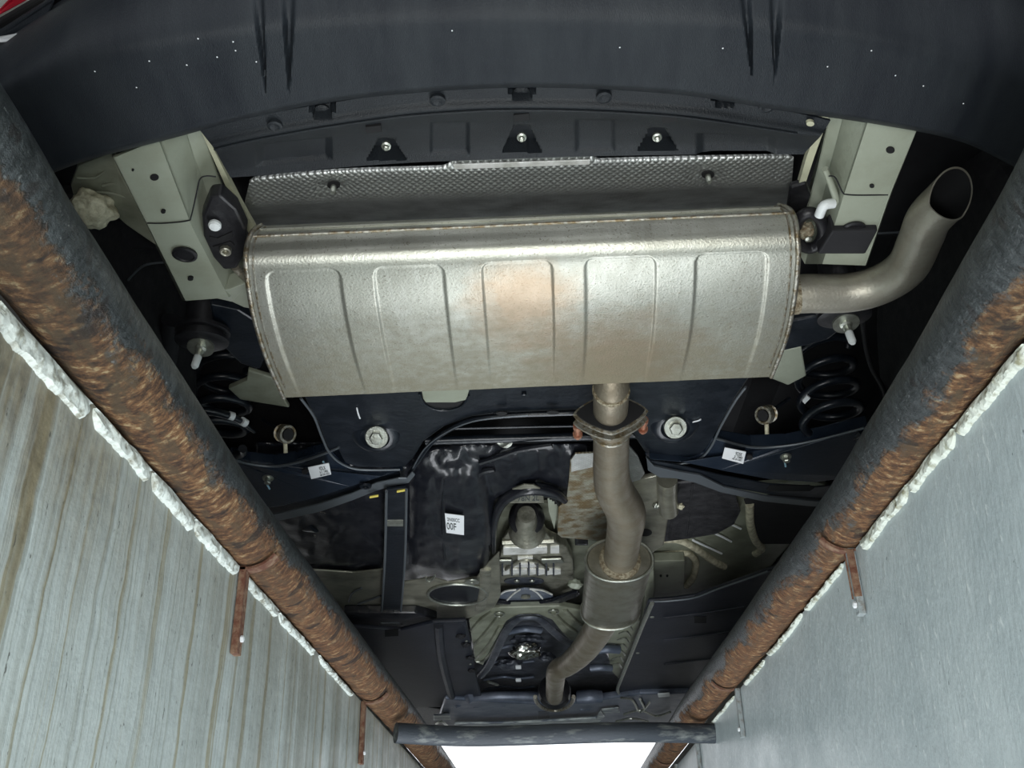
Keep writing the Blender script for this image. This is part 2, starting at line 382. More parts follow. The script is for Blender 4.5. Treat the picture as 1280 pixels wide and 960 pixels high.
def hexbolt(px, py, z, rpix, parent, mt='zinc', washer=True, name='bolt', label=None, axis=(0, -.1, -1), head=1.0):
    p = at(px, py, z); r = rpix*psz(p)
    if washer: w_ = lathe('washer' if name == 'bolt' else name, p, axis, [(r, 0), (r, .003), (r*.95, .0042), (r*.5, .0042)], mt, parent, label, seg=28)
    else: w_ = None
    a = Vector(axis).normalized()
    h = lathe('hex_head' if w_ else name, p+a*.004, axis, [(r*.62*head, 0), (r*.62*head, .009), (r*.5*head, .011), (r*.3*head, .0112)], mt, parent, None if w_ else label, seg=6)
    return w_ or h
def rim(name, pix, z, rpix, mt, parent, label=None, n=None, seg=8, **k):
    P = [at(x, y, z if len(q) == 0 else q[0]) for x, y, *q in pix]
    return tube(name, P, rpix*psz(P[len(P)//2]), mt, parent, label, seg=seg, n=n, **k)
def disc(name, px, py, z, rx, ry, mt, parent, label=None, t=.004, n=20, rot=0, **k):
    pts = []
    for i in range(n):
        g = 2*PI*i/n; x = rx*math.cos(g); y = ry*math.sin(g)
        pts.append((px+x*math.cos(rot)-y*math.sin(rot), py+x*math.sin(rot)+y*math.cos(rot)))
    return slab(name, pts, z, t, mt, parent, label, bev=0, **k)
def text(body, name, org, ux, uy, size, mt, parent, width=None):
    """flat lettering: org = lower left in world, ux / uy = reading and up directions"""
    cu = bpy.data.curves.new('lettering', 'FONT'); cu.body = body; cu.size = size; cu.extrude = .0002; cu.offset = .012*size
    to = bpy.data.objects.new('lettering_tmp', cu); C.objects.link(to)
    dg = bpy.context.evaluated_depsgraph_get(); me = bpy.data.meshes.new_from_object(to.evaluated_get(dg))
    bpy.data.objects.remove(to)
    sx = width/max(q.co.x for q in me.vertices) if width else 1.0
    ux = Vector(ux).normalized(); uy = Vector(uy).normalized()
    v = [Vector(org)+ux*q.co.x*sx+uy*q.co.y+ux.cross(uy)*q.co.z for q in me.vertices]; f = [tuple(p.vertices) for p in me.polygons]
    return finish(name, v, f, mt, parent, False)

def ringpts(cx, cy, rx, ry, z, n=24, a0=0, a1=2*PI): return [at(cx+rx*math.cos(a0+(a1-a0)*i/n), cy+ry*math.sin(a0+(a1-a0)*i/n), z) for i in range(n+1)]
# ================================================================ the pit (structure)
def rail_center(side):
    return (lambda Y: V(side*bow(side, Y), Y, -0.025))
BOW = {-1: [(-1.3, .420), (.45, .4236), (.57, .427), (.69, .434), (.89, .439), (1.32, .448), (1.92, .443), (3.24, .4266), (5, .424), (7, .424)],
       1: [(-1.3, .440), (.5, .442), (.6, .443), (.73, .451), (1.01, .460), (1.39, .466), (1.93, .457), (3.08, .4335), (5, .43), (7, .43)]}
def bow(side, Y):  # the pipes have sagged slightly outward between their supports
    T = BOW[side]
    for (a, p), (b, q) in zip(T, T[1:]):
        if Y <= b:
            t = max(0, (Y-a)/(b-a)); t = t*t*(3-2*t)*.5+t*.5; return p+(q-p)*t
    return T[-1][1]
RAD = {-1: .047, 1: .0445}
WL, WR = -.458, .472
WT = -.073
def struct(name, v, f, mt, smooth=False, **k):
    return finish(name, v, f, mt, None, smooth, kind='structure', **k)
def boxvf(x0, x1, y0, y1, z0, z1):
    v = [V(x, y, z) for x in (x0, x1) for y in (y0, y1) for z in (z0, z1)]
    return v, [(0, 1, 3, 2), (4, 6, 7, 5), (0, 4, 5, 1), (2, 3, 7, 6), (0, 2, 6, 4), (1, 5, 7, 3)]
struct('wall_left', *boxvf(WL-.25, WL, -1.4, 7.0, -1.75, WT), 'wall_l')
struct('wall_right', *boxvf(WR, WR+.25, -1.4, 7.0, -1.75, WT), 'wall_r')
struct('wall_rear', *boxvf(-.75, .75, -1.65, -1.4, -1.75, 0), 'wall_r')
struct('wall_front', *boxvf(-.75, .75, 7.0, 7.2, -1.75, 0), 'wall_r')
struct('floor', *boxvf(-.75, .75, -1.65, 7.2, -1.85, -1.75), 'concrete')
struct('floor_left', *boxvf(-5, -.515, -4, 12, WT, 0), 'concrete')
struct('floor_right', *boxvf(.52, 5, -4, 12, WT, 0), 'concrete')
struct('floor_rear', *boxvf(-.515, .52, -4, -1.4, WT, 0), 'concrete')
struct('floor_front', *boxvf(-.515, .52, 7.0, 12, WT, 0), 'concrete')
M['sky_blocker'] = mat('grey_sky_blocker', (.22, .22, .21), .8, 0, (.16, .16, .15), 2, .4, .7)  # unseen shed, added to cut the sky light reaching the underbody
struct('wall_blocker_left', *boxvf(-3.6, -3.45, -3.2, 7.5, 0, 3.4), 'sky_blocker')
struct('wall_blocker_right', *boxvf(3.45, 3.6, -3.2, 7.5, 0, 3.4), 'sky_blocker')
struct('blocker_top', *boxvf(-3.6, 3.6, -3.2, 7.5, 3.4, 3.5), 'sky_blocker')
def rail(side, name, mt, label):
    n = 420; seg = 40; v = []; f = []; uv = []; cfn = rail_center(side)
    for i in range(n):
        Y = -1.3+ (8.2)*(i/(n-1))**1.5; c = cfn(Y)
        for j in range(seg):
            g = 2*PI*j/seg
            # g measured so that 0 = straight down; inward side positive
            dx = -side*math.sin(g); dz = -math.cos(g)
            q = V(Y*14, dx*1.5, dz*1.5); amp = .0012*noise.noise(q)+.0006*noise.noise(q*3)
            gg = math.degrees(g); vv = (gg+60)/180 if gg < 200 else (gg-360+60)/180
            r = RAD[side]+amp*(1.6 if vv < .5 else .4)
            v.append(c+V(dx*r, 0, dz*r)); uv.append((Y, vv, 0))
    for i in range(n-1):
        for j in range(seg):
            a = i*seg+j; b = i*seg+(j+1) % seg; f.append((a, b, b+seg, a+seg))
    f.append(tuple(range(seg))); f.append(tuple(reversed(range((n-1)*seg, n*seg))))
    return finish(name, v, f, mt, None, True, label, 'steel pipe', attrs={'ruv': uv})
rail(-1, 'edge_pipe', M['rail_l'], 'black steel pipe caked with brown rust along the streaked left pit wall')
rail(1, 'edge_pipe', M['rail_r'], 'black steel pipe with orange rust patches along the smooth blue-grey right pit wall')

# ragged plaster at the wall heads: separate lumps
def plaster(side, y0, y1, z1, z0, parent, mt, seed, name='plaster_strip'):
    n = 150; rows = []; X = WL if side < 0 else WR
    k = -side
    for i in range(n):
        t = i/(n-1); Y = y0+(y1-y0)*t; e = min(1, min(t, 1-t)*14)**.5
        a = .28*noise.fractal(V(Y*9, seed, 0), .8, 2, 3)+.16*noise.fractal(V(Y*70, seed, 3), .9, 2, 4); b = noise.fractal(V(Y*11, seed+9, 0), .9, 2, 5)
        zt = z1+.0025*b; zb = zt-(z1-z0)*(1+.75*a)*e-.002; row = []
        for q in range(7):
            u = q/6; zz = zt+(zb-zt)*u; bul = (.0045*math.sin(PI*min(1, u*1.0))**.5+.002)*e
            bul += .0028*noise.fractal(V(Y*45, u*2.2, seed), .8, 2, 4)*min(1, q)
            if q == 0: bul = .004
            if q == 6: bul = -.003
            row.append(V(X+k*bul, Y, zz))
        rows.append(row)
    v, f = grid(rows, .006, V(-k, 0, 0))
    return finish(name, v, f, mt, parent, True)
wl = bpy.data.objects['wall_left']; wr = bpy.data.objects['wall_right']
def wy(px, py, side):   # Y where a pixel meets the wall plane
    return atx(px, py, WL if side < 0 else WR)
for i, (a, b, h, up) in enumerate([((0, 360), (112, 505), .030, 0), ((116, 512), (186, 592), .022, 0), ((189, 596), (240, 655), .026, 0), ((241, 657), (296, 716), .026, 0), ((306, 735), (345, 775), .018, 0), ((347, 777), (392, 815), .017, 0), ((398, 822), (440, 862), .014, 0)]):
    p, q = wy(*a, -1), wy(*b, -1); plaster(-1, p.y, q.y, -.077, -.077-h*.78, wl, M['plaster'], i*3.1)
for i, (a, b, h) in enumerate([((1290, 455), (1200, 552), .022), ((1198, 554), (1140, 622), .022), ((1139, 624), (1080, 690), .020), ((1060, 735), (1010, 775), .010), ((1005, 778), (960, 815), .012), ((955, 818), (930, 845), .010), ((918, 868), (880, 900), .008)]):
    p, q = wy(*a, 1), wy(*b, 1); plaster(1, p.y, q.y, -.074, -.074-h*.72, wr, M['plaster_r'], 40+i*2.7)
# crumbled brown masonry lump at the near end of the left wall
def lump(name, c, s, mt, parent, seed, label=None, **k):
    bm = bmesh.new(); bmesh.ops.create_icosphere(bm, subdivisions=4, radius=1)
    v = []
    for q in bm.verts:
        d = 1+.28*noise.fractal(q.co*1.7+V(seed, 0, 0), 1, 2, 4); v.append(Vector(c)+V(q.co.x*s[0], q.co.y*s[1], q.co.z*s[2])*d)
    f = [tuple(x.index for x in g.verts) for g in bm.faces]; bm.free()
    return finish(name, v, f, mt, parent, True, label, angle=60, **k)
M['masonry'] = mat('crumbling_brown_mortar', (.17, .135, .075), .85, 0, (.06, .045, .025), 45, .4, .65, 1.0, 90, detail=8)
lump('crumbled_mortar', V(WL-.005, wy(0, 445, -1).y-.075, -.165), (.022, .085, .075), M['masonry'], wl, 2.2)
# rusty straps that tie the pipes to the walls
def strap(side, px, py, h, wd, mt, label, rusty=False):
    p = wy(px, py, side); k = -side; X = WL if side < 0 else WR; Y = p.y
    g = 'steel straps tying the pipes to the pit walls'
    e = empty('wall_strap', (X, Y, -.10-h), label, 'strap', g)
    n = 24; prof = []
    c = rail_center(side)(Y)
    for i in range(9):
        a = R(-14+i*8.5); dx = k*math.sin(a); dz = -math.cos(a); prof.append(((c.x+dx*(RAD[side]+.0035), c.z+dz*(RAD[side]+.0035)), (dx, dz)))
    rows = [[V(x, Y+s*wd/2, z) for s in (-1, -.3, .3, 1)] for (x, z), _ in prof]; rows2 = [[V(x+d[0]*.004, Y+s*wd/2, z+d[1]*.004) for s in (-1, -.3, .3, 1)] for (x, z), d in prof]
    v = []; f = []
    for r1, r2 in zip(rows, rows2): v += [r1[0], r1[-1], r2[-1], r2[0]]
    for i in range(len(rows)-1):
        for j in range(4): a = i*4+j; b = i*4+(j+1) % 4; f.append((a, b, b+4, a+4))
    f += [(0, 1, 2, 3), tuple(reversed(range(len(v)-4, len(v))))]
    finish('pipe_clip', v, f, M['rust'], e, False)
    zt = c.z-RAD[side]-.002
    o = box('strap_leg', (X+k*.0065, Y, (zt-.10-h)/2), .011, wd, (zt+.10+h), mt, e, bev=.0015)
    if side > 0 and rusty:
        o.data.materials[0] = M['grey_strap']
        for sg in (-1, 1): box('rusty_edge', (X+k*.0085, Y+sg*wd*.46, (zt-.10-h)/2+.012), .011, .0028, (zt+.10+h)*.72, M['rust'], e, 'red rusted edge', .0008)
    lathe('strap_bolt', (X+k*.012, Y, -.10-h*.78), (k, 0, 0), [(.005, 0), (.005, .004), (.003, .005)], 'white_mark', e, seg=6)
    return e
strap(1, 1074, 722, .072, .016, M['rust'], 'red-rusted strap clasping the right pipe, nearest to the camera on the smooth wall', True)
strap(1, 926, 872, .085, .016, M['grey_strap'], 'grey painted strap under the right pipe just before the crossbar')
strap(1, 873, 918, .085, .02, M['grey_strap'], 'thin grey strap under the right pipe where the crossbar meets it')
strap(1, 846, 945, .085, .02, M['grey_strap'], 'farthest grey strap at the right pipe, beyond the crossbar')
strap(-1, 298, 735, .105, .022, M['rust'], 'flaking rust strap on the streaked left wall between two white plaster strips')
strap(-1, 452, 868, .12, .022, M['rust'], 'dark rusted strap on the streaked left wall close to the crossbar')
# crossbar between the two pipes
Yb = at(700, 917, -.107).y
cb = tube('crossbar', [V(-.41, Yb-.08, -.106), V(-.2, Yb, -.108), V(.2, Yb, -.108), V(WR-.002, Yb+.08, -.106)], .027, 'bar', None, 'grey paint-worn steel crossbar spanning the pit under the two rusty pipes', seg=24, cat='steel bar', n=30)

# ================================================================ the car
car = empty('car', (0, 2.6, 0), 'underside of a car parked over the pit, rear bumper and silver muffler nearest', 'car')
# ---- rear bumper: fine grid with two pairs of sunken wedges either side of a rib
XS = [-240, -100, 0, 90, 200, 320, 460, 650, 840, 980, 1100, 1200, 1280, 1400, 1540]
def row(ys): return [(x, y) for x, y in zip(XS, ys)]
BR = [  # (ys per XS, z)
    ([400, 300, 248, 207, 177, 146, 122, 110, 118, 139, 156, 177, 215, 270, 340], .30),
    ([400, 298, 246, 205, 174, 143, 119, 107, 115, 136, 153, 174, 212, 266, 340], .262),
    ([380, 280, 226, 185, 158, 128, 105, 93, 100, 120, 138, 160, 196, 250, 325], .258),
    ([330, 225, 155, 118, 95, 72, 56, 46, 52, 66, 85, 108, 140, 190, 270], .262),
    ([290, 180, 110, 72, 50, 32, 20, 14, 18, 28, 45, 68, 92, 140, 220], .272),
    ([260, 150, 84, 30, 0, -22, -40, -50, -44, -26, -4, 18, 36, 85, 160], .315),
    ([230, 130, 62, 6, -45, -80, -105, -118, -108, -85, -55, -30, -8, 50, 120], .37),
    ([215, 120, 52, -6, -80, -140, -180, -200, -185, -150, -105, -62, -32, 35, 95], .45),
]
NX, NY = 1000, 74
ctrl = [cr(row(ys), NX) for ys, z in BR]
def wedge(px, py):
    d = 0
    for s, (x0a, x0b, xa, ya) in enumerate([(312, 331, 333, 126), (349, 371, 361, 124), (925, 941, 941, 97+8), (960, 982, 969, 106)]):
        if py < ya:
            t = min((ya-py)/ya, 1.25); a = xa+(x0a-xa)*t; b = xa+(x0b-xa)*t
            if a < px < b:
                wv = (b-a)/2; e = 1-abs(px-(a+b)/2)/wv; e = min(1, e*1.3); d = max(d, e*e*(3-2*e)*.012*min(1, t*3))
    return d
rows = []
for j in range(NX):
    col = cr([(ctrl[i][j][0], ctrl[i][j][1], BR[i][1]) for i in range(len(BR))], NY)
    rows.append([at(x, y, z)+V(0, .0, 1)*wedge(x, y)+V(0, 0, .0007*noise.noise(V(x*.01, y*.01, 0))) for x, y, z in col])
v, f = grid(rows, .004)
bumper = finish('rear_bumper', v, f, 'bumper', car, True, 'dusty black textured plastic rear bumper', angle=50)
for (px, py) in [(186, 79), (291, 55), (294, 66), (271, 74), (247, 51), (565, 41), (775, 62), (1155, 110), (1035, 86), (1205, 132), (170, 112), (320, 80), (233, 84), (118, 92), (1120, 97), (904, 63), (1090, 66)]:
    d = at(px, py, .2515); lump('dust_speck', d+V(0, 0, .003), (.0008, .0008, .0004), M['white_mark'], bumper, px*.1)

# body above the bumper corners, tail lamp on the left
def panel(name, pix, mt, parent, label=None, th=.01):
    P = [at(*p) for p in pix]; n = len(P); nrm = (P[1]-P[0]).cross(P[2]-P[0]).normalized()
    if nrm.dot(P[0]-CAM) < 0: nrm = -nrm
    v = P+[p+nrm*th for p in P]; f = [tuple(range(n)), tuple(reversed(range(n, 2*n)))]+[(i, (i+1) % n, (i+1) % n+n, i+n) for i in range(n)]
    o = finish(name, v, f, mt, parent, False, label); bevel(o, min(.003, th*.3)); return o
qp = panel('corner_panel', [(-60, 110, .40), (0, 76, .40), (34, 46, .40), (62, 20, .41), (72, -10, .42), (64, 0, .42), (0, 41, .42), (-60, 70, .42)], 'bumper', car, 'dark body corner above the bumper')
panel('corner_strip', [(-40, 55, .385), (0, 53.5, .385), (29, 53.5, .385), (33, 48, .385), (47, 37, .39), (22, 44, .39), (0, 48, .39), (-40, 50, .39)], 'body_paint', car, 'pale silver reflective corner strip', .004)
tl = panel('tail_lamp', [(-60, 58, .45), (0, 25, .45), (60, -6, .45), (60, -70, .47), (-60, -20, .47)], 'lens', car, 'red and white tail lamp above the left bumper corner', .03)
panel('red_lens', [(-40, 36, .444), (0, 19, .444), (33, 1, .444), (33, -14, .448), (11, 0, .448), (0, 12, .448), (-40, 30, .448)], 'red', tl, 'red lens stripe', .004)
panel('lamp_gasket', [(-60, 68, .432), (0, 43, .432), (30, 26, .432), (66, -2, .432), (48, -2, .436), (0, 26, .436), (-60, 56, .436)], 'dark', tl, None, .01)
panel('corner_strip', [(1239, -4, .40), (1252, 12, .40), (1285, 15, .40), (1285, 8, .40), (1270, -4, .40)], 'body_paint', car, 'small white corner strip', .004)

# ---- body shell, floor and wheels
def shell():
    secs = [(-.02+.62, .62, .55, .72, .80), (.9, .84, .42, 1.10, .82), (1.6, .88, .36, 1.35, .84), (3.0, .90, .34, 1.40, .86), (4.2, .90, .34, 1.0, .86), (4.75, .82, .40, .95, .8)]
    rows = []
    for Y, hw, zb, zt, sh in secs:
        rows.append([V(-hw, Y, zb), V(-hw-.03, Y, (zb+zt)/2-.1), V(-hw*.9, Y, zt-.15), V(-hw*.6, Y, zt), V(0, Y, zt+.03), V(hw*.6, Y, zt), V(hw*.9, Y, zt-.15), V(hw+.03, Y, (zb+zt)/2-.1), V(hw, Y, zb)])
    return grid(rows, -.01)
v, f = shell(); finish('body_shell', v, f, 'body_paint', car, True)
v, f = grid([[V(x, y, z_) for x, z_ in ((-.865, .35), (-.86, .60), (-.6, .59), (-.5, .53), (-.2, .53), (.2, .53), (.5, .53), (.6, .59), (.86, .60), (.865, .35))] for y in (.75, 1.0, 1.5, 2.0, 2.8, 3.6, 4.3, 4.7)], .01)
pan = finish('floor_pan', v, f, 'underseal', car, False, 'black underbody floor')
slab('inner_bumper_beam', [(60, 190), (1230, 150), (1300, 260), (1240, 300), (640, 280), (60, 320)], .50, .02, 'underseal', car, None)
def wheel(x, y):
    t = lathe('wheel', (x-.10, y, .33), (1, 0, 0), [(.20, .0), (.30, .0), (.325, .02), (.33, .06), (.33, .14), (.325, .18), (.30, .20), (.20, .20)], 'tyre', car, None, seg=56)
    lathe('wheel_rim', (x-.095, y, .33), (1, 0, 0), [(.05, .03), (.17, .0), (.205, .0), (.205, .19), (.17, .19), (.05, .12)], 'zinc', t, None, seg=40)
slab('front_bumper', [(455, 868), (560, 888), (860, 880), (930, 845), (905, 912), (540, 922), (500, 900)], .32, .10, 'plastic', car, 'dark front bumper underside', bev=.01)
for x in (-.80, .80):
    for y in (1.52, 4.05): wheel(x, y)

# ---- frame rails (body members) with their plates
def colgrid(name, cols, mt, parent, label, thick=.004, n=14):
    """cols: polylines running along the member, each a list of (px,py,z)"""
    rows = [[at(*q) for q in lin(c, n)] for c in cols]
    v, f = grid(rows, thick); o = finish(name, v, f, mt, parent, True, label, angle=20); return o
lr = colgrid('frame_rail', [[(138, 194, .44), (180, 278, .42), (228, 376, .42)], [(142, 197, .30), (184, 280, .29), (232, 376, .285)], [(198, 174, .30), (236, 276, .29), (286, 372, .285)],
    [(231, 160, .335), (262, 250, .34), (308, 352, .34)], [(250, 156, .345), (272, 222, .35), (316, 330, .35)], [(251, 156, .40), (274, 222, .40), (318, 330, .40)]], 'primer', car, 'pale green-white body rail on the left')
colgrid('lap_plate', [[(143, 197, .297), (184.5, 277, .288)], [(198, 174, .297), (236, 274, .288)]], 'primer', lr, None, .003, 6)
colgrid('lap_plate', [[(201, 173, .299), (237, 270, .291)], [(231, 160, .332), (250, 228, .334)]], 'primer', lr, None, .002, 6)
colgrid('pale_flange', [[(248, 157, .338), (288, 246, .338), (318, 306, .338)], [(253, 157, .338), (296, 246, .338), (330, 306, .338)]], 'primer_pale', lr, 'yellowish sealed flange edge', .01, 8)
disc('hole', 193, 222, .2925, 5.5, 4, 'dark', lr, None, .004); disc('hole', 204, 265, .287, 3, 2.2, 'dark', lr, None, .004); disc('hole', 238, 349, .283, 3.6, 2.2, 'dark', lr, None, .004); disc('hole', 166, 213, .2935, 1.6, 1.4, 'dark', lr, None, .004)
lathe('rubber_plug', at(231, 317, .287), (0, 0, -1), [(.0175, 0), (.0175, .003), (.014, .004), (.013, .002), (.005, .002)], 'rubber', lr, 'round black rubber plug')
slab('rail_foot', [(226, 366, .29), (286, 362, .285), (312, 352, .29), (322, 388, .30), (305, 385, .30), (290, 378, .30), (258, 371, .29), (233, 377, .29)], .29, .03, 'primer', lr, None)
rim('seam', [(184, 279), (205, 279), (234, 276), (239, 270), (246, 240), (250, 224), (258, 220), (270, 221)], .289, .9, 'underseal', lr)
# left wing panel & sealant lump
wing = slab('wing_panel', [(88, 232, .36), (97, 207, .35), (140, 190, .34), (150, 215, .34), (188, 285, .34), (196, 308, .34), (158, 282, .35), (142, 268, .35), (112, 258, .36), (92, 248, .36)], .34, .012, 'floor_paint', car, 'grey-green pressed panel outside the left rail')
for pts in ([(96, 222), (118, 222), (132, 212), (137, 196)], [(96, 243), (125, 240), (150, 244), (168, 252), (178, 264)], [(128, 232), (146, 230), (160, 246)]):
    rim('pressing', [(x, y, .345) for x, y in pts], .345, 1.6, 'floor_paint', wing)
lump('sealant_lump', at(116, 262, .335), (.030, .034, .022), M['sealant'], wing, 4.4, 'crumpled sealant lump')

rr_ = colgrid('frame_rail', [[(1148, 157, .44), (1114, 243, .42), (1084, 330, .42)], [(1147, 160, .30), (1112, 245, .29), (1082, 332, .285)], [(1088, 142, .30), (1056, 240, .29), (1028, 330, .285)],
    [(1058, 134, .335), (1034, 225, .34), (1006, 330, .34)], [(1041, 131, .345), (1022, 215, .35), (996, 312, .35)], [(1040, 131, .40), (1018, 215, .40), (990, 312, .40)]], 'primer', car, 'pale green-white body rail on the right')
colgrid('lap_plate', [[(1146.5, 160, .297), (1112, 243, .288)], [(1088, 142, .297), (1055.5, 242, .288)]], 'primer', rr_, None, .003, 6)
colgrid('lap_plate', [[(1085, 141, .299), (1054, 240, .291)], [(1058, 134, .332), (1034, 225, .334)]], 'primer', rr_, None, .002, 6)
colgrid('pale_flange', [[(1042, 130, .338), (1020, 190, .338), (1004, 238, .338)], [(1034, 130, .338), (1010, 190, .338), (998, 232, .338)]], 'primer_pale', rr_, 'yellowish sealed flange edge', .01, 8)
disc('hole', 1113, 188, .2925, 5.5, 4, 'dark', rr_, None, .004); disc('hole', 1090, 233, .2875, 3, 2.2, 'dark', rr_, None, .004)
lathe('rubber_plug', at(1066, 286, .287), (0, 0, -1), [(.0175, 0), (.0175, .003), (.014, .004), (.013, .002), (.005, .002)], 'rubber', rr_, 'round black rubber plug')
rim('seam', [(1110, 243.5), (1075, 244), (1058, 243), (1053, 240), (1044, 222), (1036, 220)], .288, .9, 'underseal', rr_)
slab('cross_bracket', [(1040, 289), (1098, 288), (1082, 318), (1022, 318)], .278, .03, 'underseal', rr_, 'black bracket across the right rail')

# ---- bumper undertray (black diffuser panel)
def tray():
    top = [(250, 163), (300, 149), (380, 134), (430, 126), (520, 112), (600, 108), (652, 107), (760, 109), (880, 120), (950, 131), (1038, 151)]
    rdg = [(268, 186), (310, 176), (380, 163), (430, 155), (520, 143), (600, 138), (652, 137), (760, 139), (880, 148), (950, 160), (1026, 170)]
    bot = [(288, 222), (330, 219), (380, 214), (430, 209), (520, 203), (600, 200), (652, 198), (760, 195), (880, 193), (950, 193), (1004, 193)]
    n = 420; m = 60; T, D, B = cr(top, n), cr(rdg, n), cr(bot, n); rows = []
    def depth(px, py):
        d = 0
        for cx, y0, y1 in ((483, 176, 199), (652, 160, 189), (822, 163, 187)):       # open bolt pockets
            if y0-3 < py < y1+1:
                t = (py-y0)/(y1-y0); hw = 10+14*max(t, 0)
                if abs(px-cx) < hw: d = max(d, .022*min(1, (hw-abs(px-cx))/2)*min(1, max(0, (py-y0+3)/5)))
        for cx, cy in ((562, 173), (744, 170)):                                       # embossed squares
            hx, hy = 25, 21; q = max(abs(px-cx)/hx, abs(py-cy)/hy)
            if q < 1: d = max(d, .004*min(1, (1-q)*6))
        for cx, cy, rx, sl in ((368, 190, 48, -.10), (920, 183, 50, .05)):
            q = max(abs(px-cx)/rx, abs(py-cy-(px-cx)*sl)/14)
            if q < 1: d = max(d, .006*min(1, (1-q)*5))
        for cx, cy in ((403, 140), (652, 117), (906, 126)):                           # rim notches
            q = max(abs(px-cx)/(17 if py < cy else 12), (py-cy)/9)
            if q < 1: d = max(d, .018*min(1, (1-q)*4))
        return d
    for j in range(n):
        col = cr([(*T[j], .285), ((T[j][0]*.5+D[j][0]*.5), T[j][1]*.5+D[j][1]*.5, .283), (*D[j], .276), (D[j][0]*.7+B[j][0]*.3, D[j][1]*.7+B[j][1]*.3, .292), (D[j][0]*.3+B[j][0]*.7, D[j][1]*.3+B[j][1]*.7, .305), (*B[j], .305)], m)
        rows.append([at(x, y, z)+V(0, 0, depth(x, y)) for x, y, z in col])
    return grid(rows, .003), D
(vf, D) = tray()
td = finish('bumper_undertray', *vf, 'plastic', car, True, 'black plastic undertray panel inside the bumper', angle=50)
rim('tray_rib', [(x, y+1, .2745) for x, y in D[::40]], .2745, 1.7, 'plastic', td)
for x, y, z in ((483, 181, .312), (652, 170, .312), (821, 170, .312)): lathe('tray_bolt', at(x, y, z), (0, -.3, -1), [(.006, 0), (.006, .004), (.0035, .005), (.0035, .009), (.002, .010)], 'zinc', td, 'bright bolt end')
for x, y in ((403, 139), (652, 116), (906, 126)): lathe('tray_screw', at(x, y, .296), (0, -.2, -1), [(.010, 0), (.010, .002), (.006, .004), (.003, .004)], 'plastic', td)
for x, y in ((547, 125), (755, 121), (344, 157), (958, 133)): lathe('tray_screw', at(x, y, .281), (0, 0, -1), [(.009, -.002), (.009, .002), (.006, .003), (.003, .002)], 'plastic', td)
for x, y in ((285, 180), (1013, 155)): disc('clip', x, y, .277, 5, 3, 'primer_pale', td, 'pale clip', .004)
for x, y in ((467, 162), (652, 147), (837, 149)): slab('slot', [(x-10, y-3), (x+9, y-5), (x+10, y+3), (x-9, y+5)], .277, .004, 'dark', td, bev=0)

# ---- heat shield over the muffler
def shield():
    n = 160; a = cr([(312, 222), (420, 212), (560, 207), (740, 199), (880, 195), (992, 193)], n)
    b = cr([(306, 258), (420, 250), (560, 246), (740, 239), (880, 233), (990, 232)], n); rows = []
    for j in range(n):
        x = a[j][0]; lip = 7*max(0, min(1, (x-555)/14, (748-x)/14)); tp = (a[j][0], a[j][1]-lip)
        e = min(1, min(j, n-1-j)/3); 
        p = [(tp[0], tp[1]+4*(1-e), .375), (a[j][0], a[j][1]+5, .371), (a[j][0]*.5+b[j][0]*.5, a[j][1]*.5+b[j][1]*.5, .371), (b[j][0], b[j][1]-4*(1-e), .373), (b[j][0]+2, b[j][1]+7, .395), (b[j][0]+6, b[j][1]+22, .44), (b[j][0]+10, b[j][1]+40, .50)]
        col = cr(p, 34); r = []
        for x, y, z in col:
            d = 0
            for cx, cy in ((416, 238), (884, 224)):
                q = math.hypot((x-cx)/30, (y-cy)/20)
                if q < 1: ang = math.atan2(y-cy, x-cx); d = .007*(1-q)+.0012*math.sin(ang*16)*q*(1-q)*4
            r.append(at(x, y, z)+V(0, 0, d))
        rows.append(r)
    return grid(rows, .0015)
hs = finish('muffler_heat_shield', *shield(), 'dimple', car, True, 'dimpled aluminium heat shield above the muffler', angle=60)
for x, y in ((417, 232), (885, 219)): disc('bolt_hole', x, y, .3705, 8, 4.5, 'dark', hs, 'dark bolt hole', .002)
for x, y in ((417, 233), (885, 220)): lathe('shield_bolt', at(x, y, .3695), (0, -.2, -1), [(.004, 0), (.004, .012), (.003, .014)], 'zinc', hs)
slab('lip_reflection', [(566, 206), (738, 200), (737, 206), (568, 212)], .3675, .002, 'painted_reflection', hs, 'lip with a bright reflection painted on', bev=.0006)  # white strip painting the glare along the shield edge

